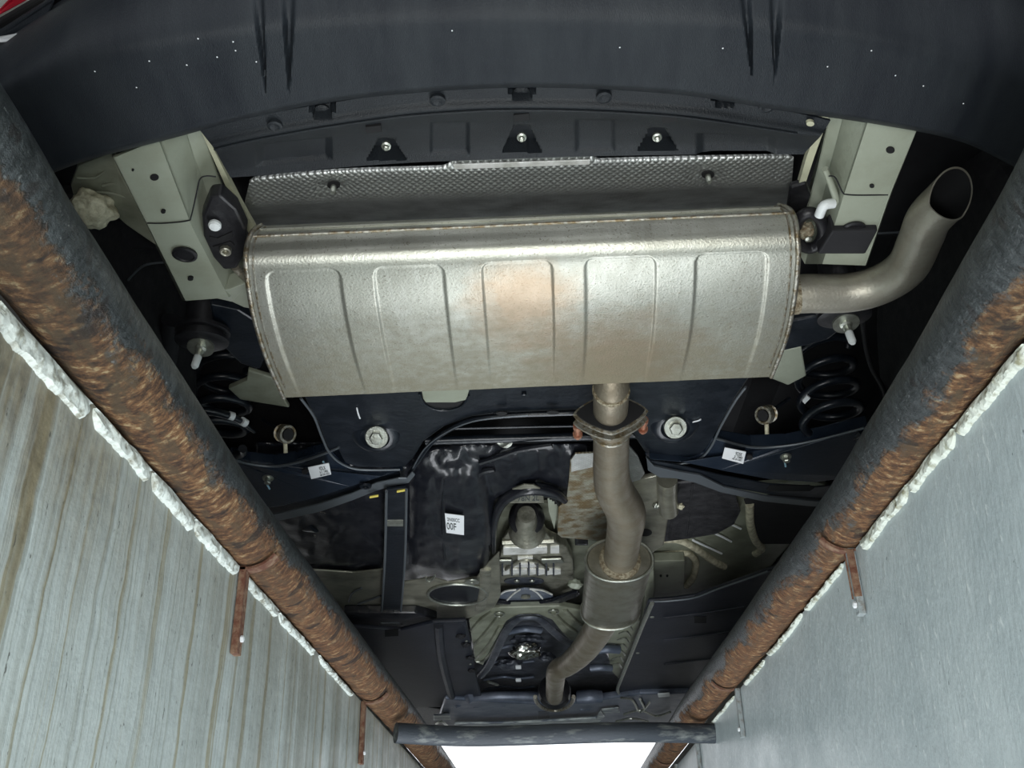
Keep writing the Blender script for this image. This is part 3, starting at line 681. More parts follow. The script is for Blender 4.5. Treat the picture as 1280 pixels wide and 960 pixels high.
# ---- rear muffler
ML = [(328, 282), (317, 290), (311, 304), (309, 322), (311, 350), (318, 392), (334, 446), (356, 497)]
MR = [(972, 257), (985, 262), (992, 274), (995, 296), (996, 322), (992, 368), (982, 420), (963, 471)]
MZ = [.318, .296, .276, .250, .232, .220, .219, .224]
def muffler():
    n, m = 460, 160
    L_ = cr([(*p, z) for p, z in zip(ML, MZ)], m); R_ = cr([(*p, z) for p, z in zip(MR, MZ)], m)
    pu = [(.030, .172), (.229, .362), (.427, .560), (.615, .748), (.815, .950)]
    rows = []; uvs = []
    for i in range(m):
        a, b = at(*L_[i]), at(*R_[i]); vv = i/(m-1); r = []
        for j in range(n):
            u = j/(n-1); p = a.lerp(b, u); d = 0
            for u0, u1 in pu:
                cx, hx = (u0+u1)/2, (u1-u0)/2; cy, hy = .80, .275
                qx = abs(u-cx)/hx; dy = max(0, (cy-vv))/hy if vv < cy else 0
                # rounded top corners, sides run straight to the front edge
                qy = dy; ex = max(0, qx-.62)/.38; ey = max(0, qy-.72)/.28; q = max(qx, qy, 0 if (ex == 0 or ey == 0) else .62+.38*math.hypot(ex, ey) if ex*ex+ey*ey > 1 else 0)
                fade = 1-max(0, (vv-.86)/.14)
                if q < 1: d = max(d, min(1, (1-q)*13)*.0019*max(.15, fade))
            d2 = .0004*noise.noise(V(u*6, vv*4, 1))
            r.append(p+V(0, 0, d+d2)); uvs.append((u, vv, 0))
        rows.append(r)
    # front wall and top, closing the can
    last = rows[-1]; first = rows[0]
    for dz, dy in ((.02, .006), (.07, .012), (.105, -.03), (.115, -.14), (.10, -.30)):
        rows.append([p+V(0, dy, dz) for p in last]); uvs += [(j/(n-1), 1, 0) for j in range(n)]
    rows.append([p+V(0, .04, .004) for p in first]); uvs += [(j/(n-1), 0, 0) for j in range(n)]
    rows.append(list(first)); uvs += [(j/(n-1), 0, 0) for j in range(n)]
    v, f = grid(rows); nc = n; nr = len(rows)
    f.append(tuple(i*nc for i in range(nr-1))); f.append(tuple(reversed([i*nc+nc-1 for i in range(nr-1)])))
    return v, f, uvs, rows
v, f, uvs, mrows = muffler()
muf = finish('rear_muffler', v, f, 'muffler', car, True, 'large silver rear muffler with five stamped panels', angle=55, attrs={'muv': uvs})
M['seam'] = mat('crimped_edge', (.42, .41, .36), .4, .85, (.22, .17, .10), 90, .42, .62, .6, 200)
for side, sx in ((0, -1), (-1, 1)):
    pr = [r[side]+V(sx*.0015, 0, 0) for r in mrows[:160:8]+[mrows[159]]]
    tube('end_rim', pr, .0040, 'seam', muf, 'crimped end rim', seg=10, n=90)
    pr = [r[side]+V(-sx*.008, 0, -.0002) for r in mrows[8:160:8]]
    tube('rim_bead', pr, .0016, 'seam', muf, None, seg=8, n=90)
k0 = 32
tube('top_seam', [p+V(0, 0, -.0006) for p in mrows[k0][2::45]]+[mrows[k0][-3]], .0024, 'seam', muf, 'long folded seam', seg=10, n=80)
tube('seam_lip', [p+V(0, -.002, -.001) for p in mrows[17][4::45]], .0018, 'muffler', muf, None, seg=8, n=80)

# ---- tail pipe
def P3(l): return [at(*q) for q in l]
tp = P3([(975, 369, .262), (1010, 367, .262), (1060, 366, .262), (1100, 356, .262), (1133, 334, .262), (1150, 300, .262), (1162, 272, .262), (1188, 246, .262)])
rt = 24.5*psz(tp[2])
# mouth cut obliquely so that it faces the camera's side
def tailpipe(inner=False):
    n = 70; seg = 40; S = [Vector(s) for s in cr(tp, n)]; fr = frames(S); end = S[-1]
    mouth = (V(.18, -.75, -.62)).normalized(); v = []; f = []
    def ring(i, r, mt=False):
        t, a, b = fr[i]
        for j in range(seg):
            g = 2*PI*j/seg; v.append(S[i]+a*math.cos(g)*r+b*math.sin(g)*r)
    def endring(r):
        t, a, b = fr[-1]
        for j in range(seg):
            g = 2*PI*j/seg; q = S[-4]+(a*math.cos(g)+b*math.sin(g))*r; tt = fr[-4][0]
            s = (end-q).dot(mouth)/tt.dot(mouth); v.append(q+tt*max(-.0, s))
    if inner:
        endring(rt*.955)
        for i in reversed(range(16, n-4)): ring(i, rt*.93)
        tot = len(v)//seg
        for i in range(tot-1):
            for j in range(seg): f.append((i*seg+j, i*seg+(j+1) % seg, (i+1)*seg+(j+1) % seg, (i+1)*seg+j))
        f.append(tuple(range((tot-1)*seg, tot*seg))); return v, f
    for i in range(n-4): ring(i, rt)
    endring(rt*1.03); endring(rt*.96)
    tot = len(v)//seg
    for i in range(tot-1):
        for j in range(seg):
            a = i*seg+j; b = i*seg+(j+1) % seg; f.append((a, b, b+seg, a+seg))
    f.append(tuple(reversed(range(seg))))
    return v, f
S_ = [Vector(s) for s in cr(tp, 70)]
tpo = finish('tail_pipe', *tailpipe(), 'tail_steel', car, True, 'curved steel tailpipe with an open slanted mouth on the right', angle=50)
finish('sooty_bore', *tailpipe(True), 'dark', tpo, True, 'black sooty inside', angle=80)
q = (tp[1]-tp[0]).normalized()
lathe('collar', at(988, 368.5, .262), q, [(rt, 0), (rt*1.03, .002), (rt*1.03, .010), (rt, .012)], 'weld', tpo, None, seg=36)

# ---- inlet stub, flange pair, front pipe
ip = P3([(765, 462, .262), (764, 490, .232), (763, 517, .230)])
ri = 22.5*psz(ip[1]); stub = tube('inlet_stub', ip, ri, 'pipe_steel', muf, 'short inlet pipe', seg=36, n=20)
tube('weld_ring', [at(764, 486, .232)+V(0, .004*k, 0) for k in (0, 1, 2)], [ri*1.01, ri*1.06, ri*1.01], 'weld', muf, None, seg=36, n=8)
axis = (ip[2]-ip[1]).normalized()
def flange(cen, k, name, parent, label, w=.068, h=.038, t=.006, tilt=0.0):
    # two-bolt oval plate across the pipe
    ax = Matrix.Rotation(tilt, 3, 'X') @ axis; rtv = V(1, 0, 0); rtv = (rtv-ax*rtv.dot(ax)).normalized(); upv = ax.cross(rtv); n = 48; v = []
    c = Vector(cen)
    for s in (0, 1):
        for i in range(n):
            g = 2*PI*i/n; cx, sy = math.cos(g), math.sin(g)
            r = 1/((abs(cx)/w)**1.35+(abs(sy)/h)**1.35)**(1/1.35)
            v.append(c+rtv*cx*r+upv*sy*r+ax*(s*t-.004*abs(cx*r/w)**2))
    f = [tuple(reversed(range(n))), tuple(range(n, 2*n))]+[(i, (i+1) % n, (i+1) % n+n, i+n) for i in range(n)]
    o = finish(name, v, f, 'seam', parent, True, label, angle=30); return o, rtv, ax
fl1, rv, ax_ = flange(at(763, 517, .226), 0, 'flange', muf, 'rear pipe flange', w=.066, h=.040, t=.005)
g1, _a, _b = flange(at(763, 517, .226)-ax_*.0035, 0, 'gasket_face', muf, 'black dished flange face', w=.060, h=.035, t=.002); g1.data.materials[0] = M['dark']
fp = P3([(763, 526, .224), (764, 550, .226), (764, 588, .229), (768, 612, .231), (782, 640, .232), (781, 664, .234), (775, 700, .236)])
rf = [p*psz(q) for p, q in zip((24, 22.5, 22.5, 24, 25, 22.5, 21), fp)]
frp = tube('exhaust_pipe', fp, rf, 'pipe_steel', car, 'brown-grey exhaust pipe bending from the flange to the resonator', seg=36, n=80)
fl2, rv, ax_ = flange(at(763, 527, .222), 1, 'flange', frp, 'front pipe flange', w=.066, h=.036, t=.006)
lathe('flange_collar', at(763, 534, .224), axis, [(rf[0]*1.12, 0), (rf[0]*1.15, .004), (rf[0]*1.0, .016)], 'seam', frp, None, seg=36)
for x, y in ((722, 541), (804, 534)):
    c = at(x, y, .222); lathe('flange_bolt', c-axis*.03, axis, [(.008, 0), (.008, .012), (.0055, .013), (.0055, .034), (.009, .034), (.009, .040), (.005, .041), (.005, .050)], 'copper', frp, 'coppery flange bolt', seg=12)

# ---- resonator can: flat-faced oval drum along the car
def can():
    n = 56; c0 = at(774, 700, .232); c1 = at(763, 763, .220); ax = (c1-c0).normalized()
    rtv = (V(1, 0, 0)-ax*ax.x).normalized(); upv = rtv.cross(ax)
    w = 42*psz(c0); h = .056; L = (c1-c0).length; v = []; f = []
    prof = [(-.004, .28), (.0, .6), (.001, .93), (-.003, .985), (-.003, 1.02), (.004, 1.02), (.007, .99), (L*.5, .99), (L-.005, .985), (L-.003, 1.02), (L+.003, 1.02), (L+.004, .97), (L+.006, .4)]
    for d, s in prof:
        for i in range(n):
            g = 2*PI*i/n; cx, sy = math.cos(g), math.sin(g)
            ex = 2.15; r = 1/((abs(cx))**ex+(abs(sy))**ex)**(1/ex)
            v.append(c0+ax*d+rtv*(cx*r*w*s)+upv*(sy*r*h*s))
    for i in range(len(prof)-1):
        for j in range(n): a = i*n+j; b = i*n+(j+1) % n; f.append((a, b, b+n, a+n))
    f.append(tuple(reversed(range(n)))); f.append(tuple(range((len(prof)-1)*n, len(prof)*n))); return v, f, c0, ax, w
v, f, c0, rax, cw = can()
res = finish('resonator', v, f, 'resonator', car, True, 'rounded steel resonator can in the middle of the exhaust', angle=25)
def can_ring(d, s_, nm, r_, mt):
    rtv = (V(1, 0, 0)-rax*rax.x).normalized(); upv = rtv.cross(rax); P = []
    for i in range(49):
        g = 2*PI*i/48; cx, sy = math.cos(g), math.sin(g); r = 1/((abs(cx))**2.15+(abs(sy))**2.15)**(1/2.15); P.append(c0+rax*d+rtv*(cx*r*cw*s_)+upv*(sy*r*.056*s_))
    tube(nm, P, r_, mt, res, 'bright rolled rim', seg=8, n=120)
_L = (at(763, 763, .220)-c0).length
can_ring(-.001, 1.0, 'rolled_rim', .0034, 'zinc'); can_ring(_L, 1.0, 'rolled_rim', .0034, 'zinc'); can_ring(.006, .995, 'rim_groove', .0022, 'underseal')
lathe('weld_ring', at(775, 700, .232), -rax, [(rf[-1]*1.25, 0), (rf[-1]*1.22, .005), (rf[-1]*1.05, .009)], 'weld', res, 'brown weld bead', seg=36)
pp = P3([(757, 768, .222), (748, 786, .222), (730, 812, .222), (712, 829, .222), (697, 838, .222), (694, 853, .222), (693, 872, .222)])
rp = [p*psz(q) for p, q in zip((19, 18.5, 16.5, 14, 13, 11.5, 10.5), pp)]
tube('front_exhaust_pipe', pp, rp, 'pipe_steel', car, 'brown front exhaust pipe with two bends', seg=32, n=80)

# ---- rear subframe
sf = slab('rear_subframe', [(372, 478), (384, 505), (398, 530), (410, 562), (424, 577), (446, 584), (480, 585), (506, 584), (518, 572), (530, 552), (556, 533), (590, 521), (640, 516), (735, 512),
    (790, 512), (792, 545), (806, 566), (822, 574), (850, 578), (872, 572), (888, 556), (900, 532), (918, 500), (940, 468), (700, 462)], .335, .035, 'chassis', car, 'black steel rear subframe with rounded lobes', bev=.004)
rim('arch_lip', [(512, 592), (522, 577), (540, 553), (562, 537), (592, 525), (640, 519.5), (690, 517.5), (735, 516)], .326, 3.0, 'chassis', sf, 'raised lip along the arch')
rim('arch_lip', [(516, 585), (530, 562), (550, 545), (580, 530), (612, 523), (660, 519)], .322, 1.0, 'edge', sf)
rim('edge_lip', [(376, 498), (392, 520), (402, 545), (412, 566), (428, 580), (452, 587), (500, 587)], .331, 1.6, 'edge', sf)
rim('edge_lip', [(808, 571), (825, 577), (852, 580), (875, 573), (889, 558), (900, 535), (918, 503), (932, 484)], .331, 1.6, 'edge', sf)
for x, y in ((470, 545), (843, 533)):
    c = at(x, y, .334); lathe('bolt_cup', c+V(0, -.006, 0), (0, -.4, -.92), [(.050, -.002), (.046, .004), (.037, .009), (.030, .010), (.027, .004), (.024, .0)], 'chassis', sf, 'raised ring round the bolt', seg=40)
    hexbolt(x+1, y+1, .318, 14.5, sf, 'zinc', label='wide pale washer with hex bolt', head=.98, axis=(0, -.75, -.66))
disc('hole', 555, 496, .3335, 29, 14, 'dark', sf, None, .002); slab('pale_tab', [(527, 489), (587, 487), (583, 500), (570, 503), (532, 503), (529, 499)], .330, .003, 'primer', sf, 'pale plate showing in the hole')
rim('hole_ring', [(524, 492), (532, 506), (553, 513), (576, 508), (586, 494)], .331, 1.5, 'chassis', sf)
for x, y, w_ in ((627, 517, 7), (691, 516, 8)): disc('hole', x, y, .319, w_, 2.2, 'dark', sf, None, .002)
lathe('stud', at(655, 492, .333), (0, 0, -1), [(.005, 0), (.005, .004), (.003, .005)], 'chassis', sf, seg=10)
rim('scratch', [(446, 510), (448, 518), (450, 523)], .3325, 1.0, 'white_mark', sf, n=6); rim('scratch', [(863, 528), (872, 526), (876, 524)], .3325, 1.0, 'white_mark', sf, n=6)

# ---- cross tube and bar beyond the arch
tube('stabiliser_bar', P3([(532, 551, .36), (600, 549, .36), (680, 547, .36), (760, 545, .36), (800, 543, .36)]), 5.5*psz(at(640, 548, .36)), 'chassis', car, 'glossy black stabiliser bar', seg=20)
tube('brake_line', P3([(560, 536, .375), (640, 534, .375), (740, 532, .375)]), .0028, 'chassis', car, None, seg=10)
lathe('grommet', at(630, 552, .36), (0, -.3, -1), [(.020, 0), (.018, .004), (.010, .005)], 'zinc', car, None)

# ---- lower control arms
al = slab('lower_control_arm', [(286, 572, .335), (312, 579, .335), (340, 582, .335), (368, 578, .335), (400, 568, .335), (425, 558, .335), (440, 588, .335), (470, 588, .335), (506, 588, .335), (480, 596, .318), (440, 609, .315), (400, 622, .315), (350, 634, .315), (290, 640, .315)], .3, .03, 'arm', car, 'blue-black left lower control arm', bev=.006)
slab('arm_flange', [(300, 650, .312), (350, 642, .312), (400, 630, .312), (440, 617, .312), (470, 604, .312), (498, 598, .312), (508, 598, .312), (515, 590, .312), (519, 594, .312), (511, 604, .312), (490, 608, .312), (470, 614, .312), (440, 626, .312), (400, 640, .312), (350, 651, .312), (300, 660, .312)], .31, .004, 'edge', al, 'grey arm flange edge')
rim('arm_edge', [(286, 573, .333), (312, 580, .333), (340, 583, .333), (368, 579, .333), (400, 569, .333), (424, 559, .333)], .333, 1.8, 'edge', al)
slab('arm_wall', [(300, 634), (400, 615), (470, 596), (500, 592), (500, 600), (470, 606), (440, 620), (400, 632), (300, 652)], .325, .004, 'chassis', al, bev=0)
lathe('flange_eye', at(457, 607, .311), (0, 0, -1), [(.014, 0), (.013, .004), (.007, .004), (.006, .0)], 'chassis', al)
hexbolt(335, 597, .312, 7, al, 'zinc', label='small bright bolt with washer'); disc('hole', 381, 590, .3195, 4, 3, 'dark', al, None, .004)
ar = slab('lower_control_arm', [(806, 568, .332), (850, 577, .332), (880, 566, .335), (890, 548, .335), (905, 553, .335), (940, 559, .335), (985, 557, .335), (1030, 548, .335), (1085, 534, .335), (1070, 596, .318), (1020, 603, .318), (960, 599, .318), (900, 588, .318), (850, 577.5, .32), (812, 574, .32)], .3, .03, 'arm', car, 'blue-black right lower control arm', bev=.006)
slab('arm_skirt', [(812, 576), (850, 582), (900, 594), (960, 605), (1020, 609), (1075, 604), (1075, 620), (1020, 622), (960, 618), (900, 607), (860, 594), (822, 586)], .318, .004, 'chassis', ar, None)
slab('arm_flange', [(808, 572, .312), (818, 583, .312), (850, 590, .312), (875, 594, .312), (905, 609, .312), (960, 621, .312), (1020, 627, .312), (1060, 627, .312), (1060, 633, .312), (1015, 633, .312), (955, 627, .312), (900, 615, .312), (868, 603, .312), (845, 598, .312), (825, 597, .312), (810, 588, .312)], .31, .004, 'edge', ar, 'grey arm flange edge')
rim('arm_edge', [(895, 548, .333), (940, 559, .333), (985, 557, .333), (1030, 548, .333), (1080, 535, .333)], .333, 1.8, 'edge', ar)
slab('slot', [(958, 612), (962, 607), (1012, 607), (1018, 610), (1012, 614), (962, 614)], .3165, .002, 'dark', ar, None, bev=0)
hexbolt(982, 570, .320, 7, ar, 'zinc', label='small bright bolt with washer'); disc('hole', 937, 572, .319, 4, 3, 'dark', ar, None, .004)
rim('paint_mark', [(981, 577), (982, 583)], .3185, 1.2, 'blue_mark', ar, n=4); rim('paint_mark', [(334, 606), (337, 611)], .3185, 1.2, 'blue_mark', al, n=4)
rim('paint_mark', [(404, 577), (408, 584)], .3185, 1.2, 'blue_mark', al, n=4)
def sticker(pix, z, parent, lines, label):
    P = [at(x, y, z) for x, y in pix]          # tl, tr, br, bl
    v = P+[p+V(0, 0, .0012) for p in P]; f = [(0, 1, 2, 3), (7, 6, 5, 4)]+[(i, (i+1) % 4, (i+1) % 4+4, i+4) for i in range(4)]
    o = finish('sticker', v, f, 'label', parent, False, label)
    ux = P[1]-P[0]; uy = P[0]-P[3]; nn = ux.cross(uy).normalized()
    if nn.z > 0: nn = -nn
    for s, fx, fy, h, w_ in lines:
        text(s, 'lettering', P[3]+ux*fx+uy*fy+V(0, 0, -.0006), ux, uy, h*uy.length, M['ink'], parent, w_*ux.length)
    return o
sticker([(385, 584.5), (411, 579), (414, 593), (389, 599)], .3105, al, [('9DLX', .50, .58, .42, .30), ('511 1982', .48, .34, .24, .40), ('A8 2N 023', .46, .12, .22, .46)], 'white printed part sticker')
sticker([(906, 559.5), (932.5, 565), (929, 580), (902.5, 573)], .314, ar, [('9D5K', .54, .56, .42, .32), ('2 1982', .52, .34, .24, .40), ('A8 2N 0201', .46, .12, .22, .46)], 'white printed part sticker')

# ---- springs, mounts and links
def spring(px, py, z0, turns, r, pitch, label, mt='chassis', lean=(0, 0), wire=.0092, ph=0):
    c = at(px, py, z0); pts = []
    for i in range(int(turns*12)+1):
        a = ph+2*PI*i/12; h = pitch*i/12; pts.append(c+V(r*math.cos(a)+lean[0]*h, r*math.sin(a)+lean[1]*h, h))
    return tube('coil_spring', pts, wire, mt, car, label, seg=12, n=len(pts)*3)
spR = spring(1042, 540, .335, 4.0, .060, .052, 'black coil spring on the right', lean=(.05, 0))
spL = spring(268, 562, .335, 4.2, .060, .052, 'black coil spring on the left')
slab('spring_mark', [(1003, 502), (1009, 495), (1013, 498), (1006, 505)], .33, .003, 'white_mark', spR, None, bev=0)
def mount(x, y, label, ang, capdx):
    c = at(x, y, .295); r = 33*psz(c)
    b = lathe('body_mount', c, (0, -.12, 1), [(r*.80, .0), (r, .004), (r, .010), (r*.86, .012), (r*.86, .018), (r*1.02, .020), (r*1.02, .026), (r*.70, .030), (r*.70, .13)], 'rubber', car, label, seg=40)
    lathe('mount_washer', c-V(0, .001, .003), (0, .25, 1), [(r*.50, -.006), (r*.50, -.001), (r*.3, .003)], 'zinc', b, 'zinc washer')
    t = V(capdx, -.25, -1).normalized(); lathe('mount_stud', c+V(0, 0, -.006), t, [(.010, 0), (.010, .006), (.0065, .008), (.0065, .022), (.004, .022)], 'zinc', b, None, seg=12)
    lathe('stud_cap', c+V(0, 0, -.006)+t*.020, t, [(.0062, 0), (.0066, .004), (.0062, .022), (.004, .026)], 'white_plastic', b, 'white plastic stud cap', seg=16)
    return b
mount(252, 430, 'black rubber body mount on the left', 0, -.05); mount(1056, 400, 'black rubber body mount on the right', 0, .03)
slab('mount_bracket', [(262, 380), (300, 388), (322, 402), (335, 440), (325, 462), (300, 455), (285, 440), (270, 425)], .325, .02, 'chassis', car, 'black bracket beside the left mount', bev=.004)
slab('mount_bracket', [(985, 402), (1040, 392), (1048, 415), (1035, 425), (1010, 432), (975, 440)], .325, .02, 'chassis', car, 'black bracket beside the right mount', bev=.004)
slab('inner_plate', [(310, 463), (340, 472), (362, 510), (300, 500), (285, 486), (308, 476)], .40, .01, 'floor_paint', car, 'grey plate seen past the left spring'); slab('inner_plate', [(968, 440), (1002, 434), (1008, 470), (985, 482), (955, 470)], .40, .01, 'primer', car, 'grey plate seen past the right spring')
tube('left_damper', [at(205, 470, .40), at(215, 400, .45)], .02, 'underseal', car, None)
def link(x, y, dx, label):
    c = at(x, y, .345); a = V(-dx*.7, -.6, -.45).normalized(); r = 12*psz(c)
    o = lathe('link_joint', c, a, [(r*.35, -.03), (r*.7, -.022), (r*.95, -.012), (r*.75, -.010), (r*.75, -.004), (r, 0), (r*1.02, .010), (r*.95, .014), (r*.72, .014), (r*.68, .008), (r*.2, .006)], 'seam', car, label, seg=28)
    lathe('bore', c+a*.011, a, [(r*.6, 0), (r*.6, .004)], 'dark', o, None, seg=20)
    tube('link_rod', [c-a*.02, c-a*.05+V(0, 0, .01), c-a*.10+V(0, 0, .02)], .004, 'chassis', o, None, seg=10)
    tube('link_pin', [c+V(0, 0, 0), c+V(0, .02, -.035)], .0045, 'sealant', o, None, seg=10)
link(356, 542, -1, 'silver stabiliser link joint on the left'); link(958, 518, 1, 'silver stabiliser link joint on the right')
hose = tube('brake_hose', P3([(240, 512, .33), (262, 514, .33), (284, 519, .33), (300, 526, .33), (318, 540, .33)]), [.008, .008, .0075, .006, .003], 'chassis', car, 'black brake hose with white bands', seg=16)
for a, b in (((286, 519), (292, 521)), ((302, 526), (307, 529))): tube('hose_band', [at(*a, .33), at(*b, .33)], .0086, 'white_mark', hose, 'white band', seg=16, n=3)
tube('handbrake_cable', P3([(1078, 395, .36), (1082, 430, .36), (1090, 460, .36), (1105, 490, .36), (1110, 530, .36)]), .005, 'rubber', car, 'thin black cable', seg=10)
tube('wheel_arch_edge', P3([(160, 350, .42), (180, 332, .42), (205, 328, .42)]), .002, 'edge', car, None, seg=8)
tube('wheel_arch_edge', P3([(1090, 292, .42), (1112, 291, .42), (1130, 290, .42)]), .002, 'edge', car, None, seg=8)
sh = at(190, 372, .45)
# rubber exhaust hangers
def hanger_plate(pix, z, t, label): return slab('exhaust_hanger', pix, z, t, 'rubber', car, label, bev=.004)
hl = hanger_plate([(262, 246), (276, 244), (296, 262), (308, 288), (306, 318), (296, 336), (280, 338), (266, 322), (254, 296), (252, 270)], .292, .022, 'black rubber exhaust hanger on the left')
lathe('hanger_pin', at(269, 280, .287), (0, -.2, -1), [(.0085, 0), (.0088, .004), (.007, .007), (.003, .008)], 'white_plastic', hl, 'white pin end', seg=20)
lathe('hanger_pin', at(282, 313, .287), (.1, -.2, -1), [(.008, -.004), (.008, .004), (.0062, .005), (.0042, .004), (.0036, -.001)], 'gearbox', hl, 'brass-coloured pin end', seg=20)
slab('hanger_slot', [(262, 296), (272, 298), (290, 290), (291, 296), (276, 304), (263, 303)], .2905, .003, 'dark', hl, None, bev=0); slab('hanger_slot', [(266, 309), (274, 306), (288, 302), (293, 306), (292, 314), (284, 306), (272, 316)], .2905, .003, 'dark', hl, None, bev=0)
tube('hanger_rod', P3([(294, 334, .30), (302, 343, .30), (312, 352, .28)]), .006, 'tail_steel', hl, None, seg=12)
hr = tube('exhaust_hanger', ringpts(1012, 288, 17, 22, .30), .0085, 'rubber', car, 'black rubber ring hanger on the right', seg=14, n=60)
lump('hanger_bushing', at(1006, 288, .298), (.013, .014, .010), M['weld'], hr, 3.3, 'brown bushing in the ring')
lathe('hanger_pin', at(1010, 297, .29), (0, -.2, -1), [(.005, 0), (.005, .004), (.003, .005)], 'zinc', hr)
tube('hanger_rod', P3([(1031, 211, .30), (1038, 228, .298), (1044, 246, .296), (1042, 254, .292), (1030, 258, .288), (1024, 268, .286)]), [.004, .0045, .005, .0055, .0062, .0064], 'primer', hr, 'bent pale hanger rod', seg=14)
tube('hanger_rod_tip', P3([(1042, 254, .290), (1030, 257, .286), (1024, 269, .284)]), .0068, 'white_plastic', hr, 'white rod tip', seg=14)
slab('hanger_bracket', [(988, 234), (1008, 228), (1014, 245), (1008, 262), (996, 280), (988, 290), (984, 262)], .335, .01, 'rubber', car, 'dark bracket behind the right hanger')

# ================================================================ underbody ahead of the axle
# ---- fuel tank: black moulded surface with bulges, arched over the tunnel
def tank():
    n, m = 130, 130; x0, x1, y0, y1 = 320, 735, 555, 792; rows = []
    def H(px, py):
        z = .385
        def bulge(cx, cy, rx, ry, h, p=2.0):
            q = (abs(px-cx)/rx)**p+(abs(py-cy)/ry)**p
            return h*max(0, 1-q)**.55 if q < 1 else 0
        lo = 0
        lo = max(lo, bulge(420, 655, 130, 95, .055, 4)); lo = max(lo, bulge(560, 645, 62, 92, .068, 3.4)); lo = max(lo, bulge(610, 590, 80, 42, .045, 3))
        lo = max(lo, bulge(577, 700, 38, 34, .062, 3)); lo = max(lo, bulge(700, 585, 44, 38, .035, 3))
        z -= lo
        z += .006*noise.noise(V(px*.035, py*.035, 3))+.003*noise.noise(V(px*.1, py*.1, 5))
        if 613 < px and py > 636: z += .0
        return z
    for j in range(n):
        py = y0+(y1-y0)*j/(n-1); r = []
        for i in range(m):
            px = x0+(x1-x0)*i/(m-1); r.append(at(px, py, H(px, py)))
        rows.append(r)
    v, f = grid(rows)
    # cut the arch over the tunnel
    keep = []
    for q in f:
        i = q[0]; px = x0+(x1-x0)*(i % m)/(m-1); py = y0+(y1-y0)*(i//m)/(n-1)
        arch = 622+(max(0, abs(px-658)-20)/24)**2.2*18
        if px > 616 and py > arch: continue
        if px > 612 and py > 680: continue
        if py > 735 and px < 690: continue
        keep.append(q)
    return v, keep
v, f = tank()
ft = finish('fuel_tank', v, f, 'tank', car, True, 'glossy black moulded fuel tank', angle=70)
sol = ft.modifiers.new('solid', 'SOLIDIFY'); sol.thickness = .006
tube('tank_arch', P3([(617, 690, .35), (618, 655, .345), (628, 628, .34), (650, 613, .338), (672, 611, .338), (694, 616, .338), (706, 626, .34)]), [.006, .009, .013, .016, .016, .014, .008], 'tank', ft, 'thick arched tank edge', seg=18)
rim('tank_rib', [(556, 598), (553, 625), (553, 660), (556, 700)], .318, 1.5, 'tank', ft)
rim('tank_rib', [(600, 578), (625, 570), (650, 562), (690, 556)], .335, 4, 'tank', ft); rim('tank_rib', [(588, 603), (602, 590), (618, 586)], .335, 4, 'tank', ft)
st = sticker([(556, 642), (580, 645), (580, 669), (558, 666)], .3065, ft, [('2N00CC', .10, .66, .24, .66), ('00F', .04, .22, .50, .52)], 'white sticker reading 0F')
# ---- strap under the tank with flanges
ts = slab('tank_strap', [(483, 612, .30), (507, 610, .30), (506, 700, .300), (501, 764, .300), (478, 764, .300), (481, 700, .300)], .3, .006, 'chassis', car, 'black steel tank strap', bev=.001)
for a in ([(483, 614), (481, 700), (477, 764)], [(508, 612), (506, 700), (501, 764)]): rim('strap_edge', [(x, y, .297) for x, y in a], .297, 1.6, 'edge', ts)
slab('strap_glint', [(483, 651), (504, 651), (504, 658), (483, 658)], .2985, .002, 'zinc', ts, 'bright glint painted on the strap', bev=0)  # pale patch that draws a glint across the strap
for x, y in ((467, 621), (501, 614)): slab('yellow_mark', [(x-5, y), (x+6, y-2), (x+6, y), (x-5, y+2)], .2975, .002, 'yellow', ts, 'yellow paint mark', bev=0)
# ---- grey stained shield in front of the tank with an oval cup
M['stained_alu'] = mat('dull_stained_aluminium', (.36, .35, .28), .3, .6, (.14, .14, .11), 12, .4, .7, .3, 60, detail=8)
gs = slab('tunnel_shield', [(380, 712), (440, 716), (478, 712), (505, 728), (540, 722), (560, 728), (596, 722), (608, 706), (624, 690), (626, 745), (618, 760), (586, 773), (520, 772), (500, 768), (400, 770)], .318, .006, 'stained_alu', car, 'dull stained metal shield ahead of the tank', bev=.003)
tube('cup_rim', ringpts(572, 743, 37, 13, .314, 28), .0045, 'zinc', gs, 'bright oval cup rim', seg=10, n=90)
disc('cup_plug', 572, 743, .3155, 36, 12, 'tank', gs, 'glossy black cup', .003, n=32)
tube('fold_reflection', P3([(607, 712, .316), (606, 735, .316), (600, 762, .316)]), .016, 'gearbox', gs, 'rounded fold with a streak of light painted in', seg=14, ell=.3)  # brighter metal strip drawing the light streak on the shield
tab = lathe('cup_tab', at(590, 727, .309), (0, 0, -1), [(.022, 0), (.021, .003), (.008, .003), (.007, .001)], 'zinc', gs, 'bright round tab', seg=24)
rim('hook', [(532, 721), (534, 726), (539, 726), (544, 719)], .31, 1.2, 'zinc', gs); rim('crease', [(448, 755), (462, 750), (476, 745)], .314, 1.4, 'edge', gs); rim('crease', [(436, 752), (440, 742), (452, 735)], .314, 1.2, 'edge', gs)
tube('mount_ring', ringpts(402, 655, 12, 17, .335, 20, -PI*.55, PI*.75), .0045, 'seam', car, 'grey ring end of a tube beside the left arm', seg=10, n=40)
tube('round_fitting', P3([(350, 640, .36), (375, 650, .36), (396, 652, .35)]), [.022, .026, .028], 'chassis', car, None, seg=24)
# ---- transverse black bar
tb = slab('cross_member', [(430, 767), (520, 767), (535, 771), (547, 775), (520, 783), (500, 786), (430, 786)], .29, .03, 'tank', car, 'glossy black cross member', bev=.006)
slab('glint_pad', [(476, 779), (500, 779), (503, 782), (474, 782)], .2885, .002, 'edge', tb, None, bev=0)
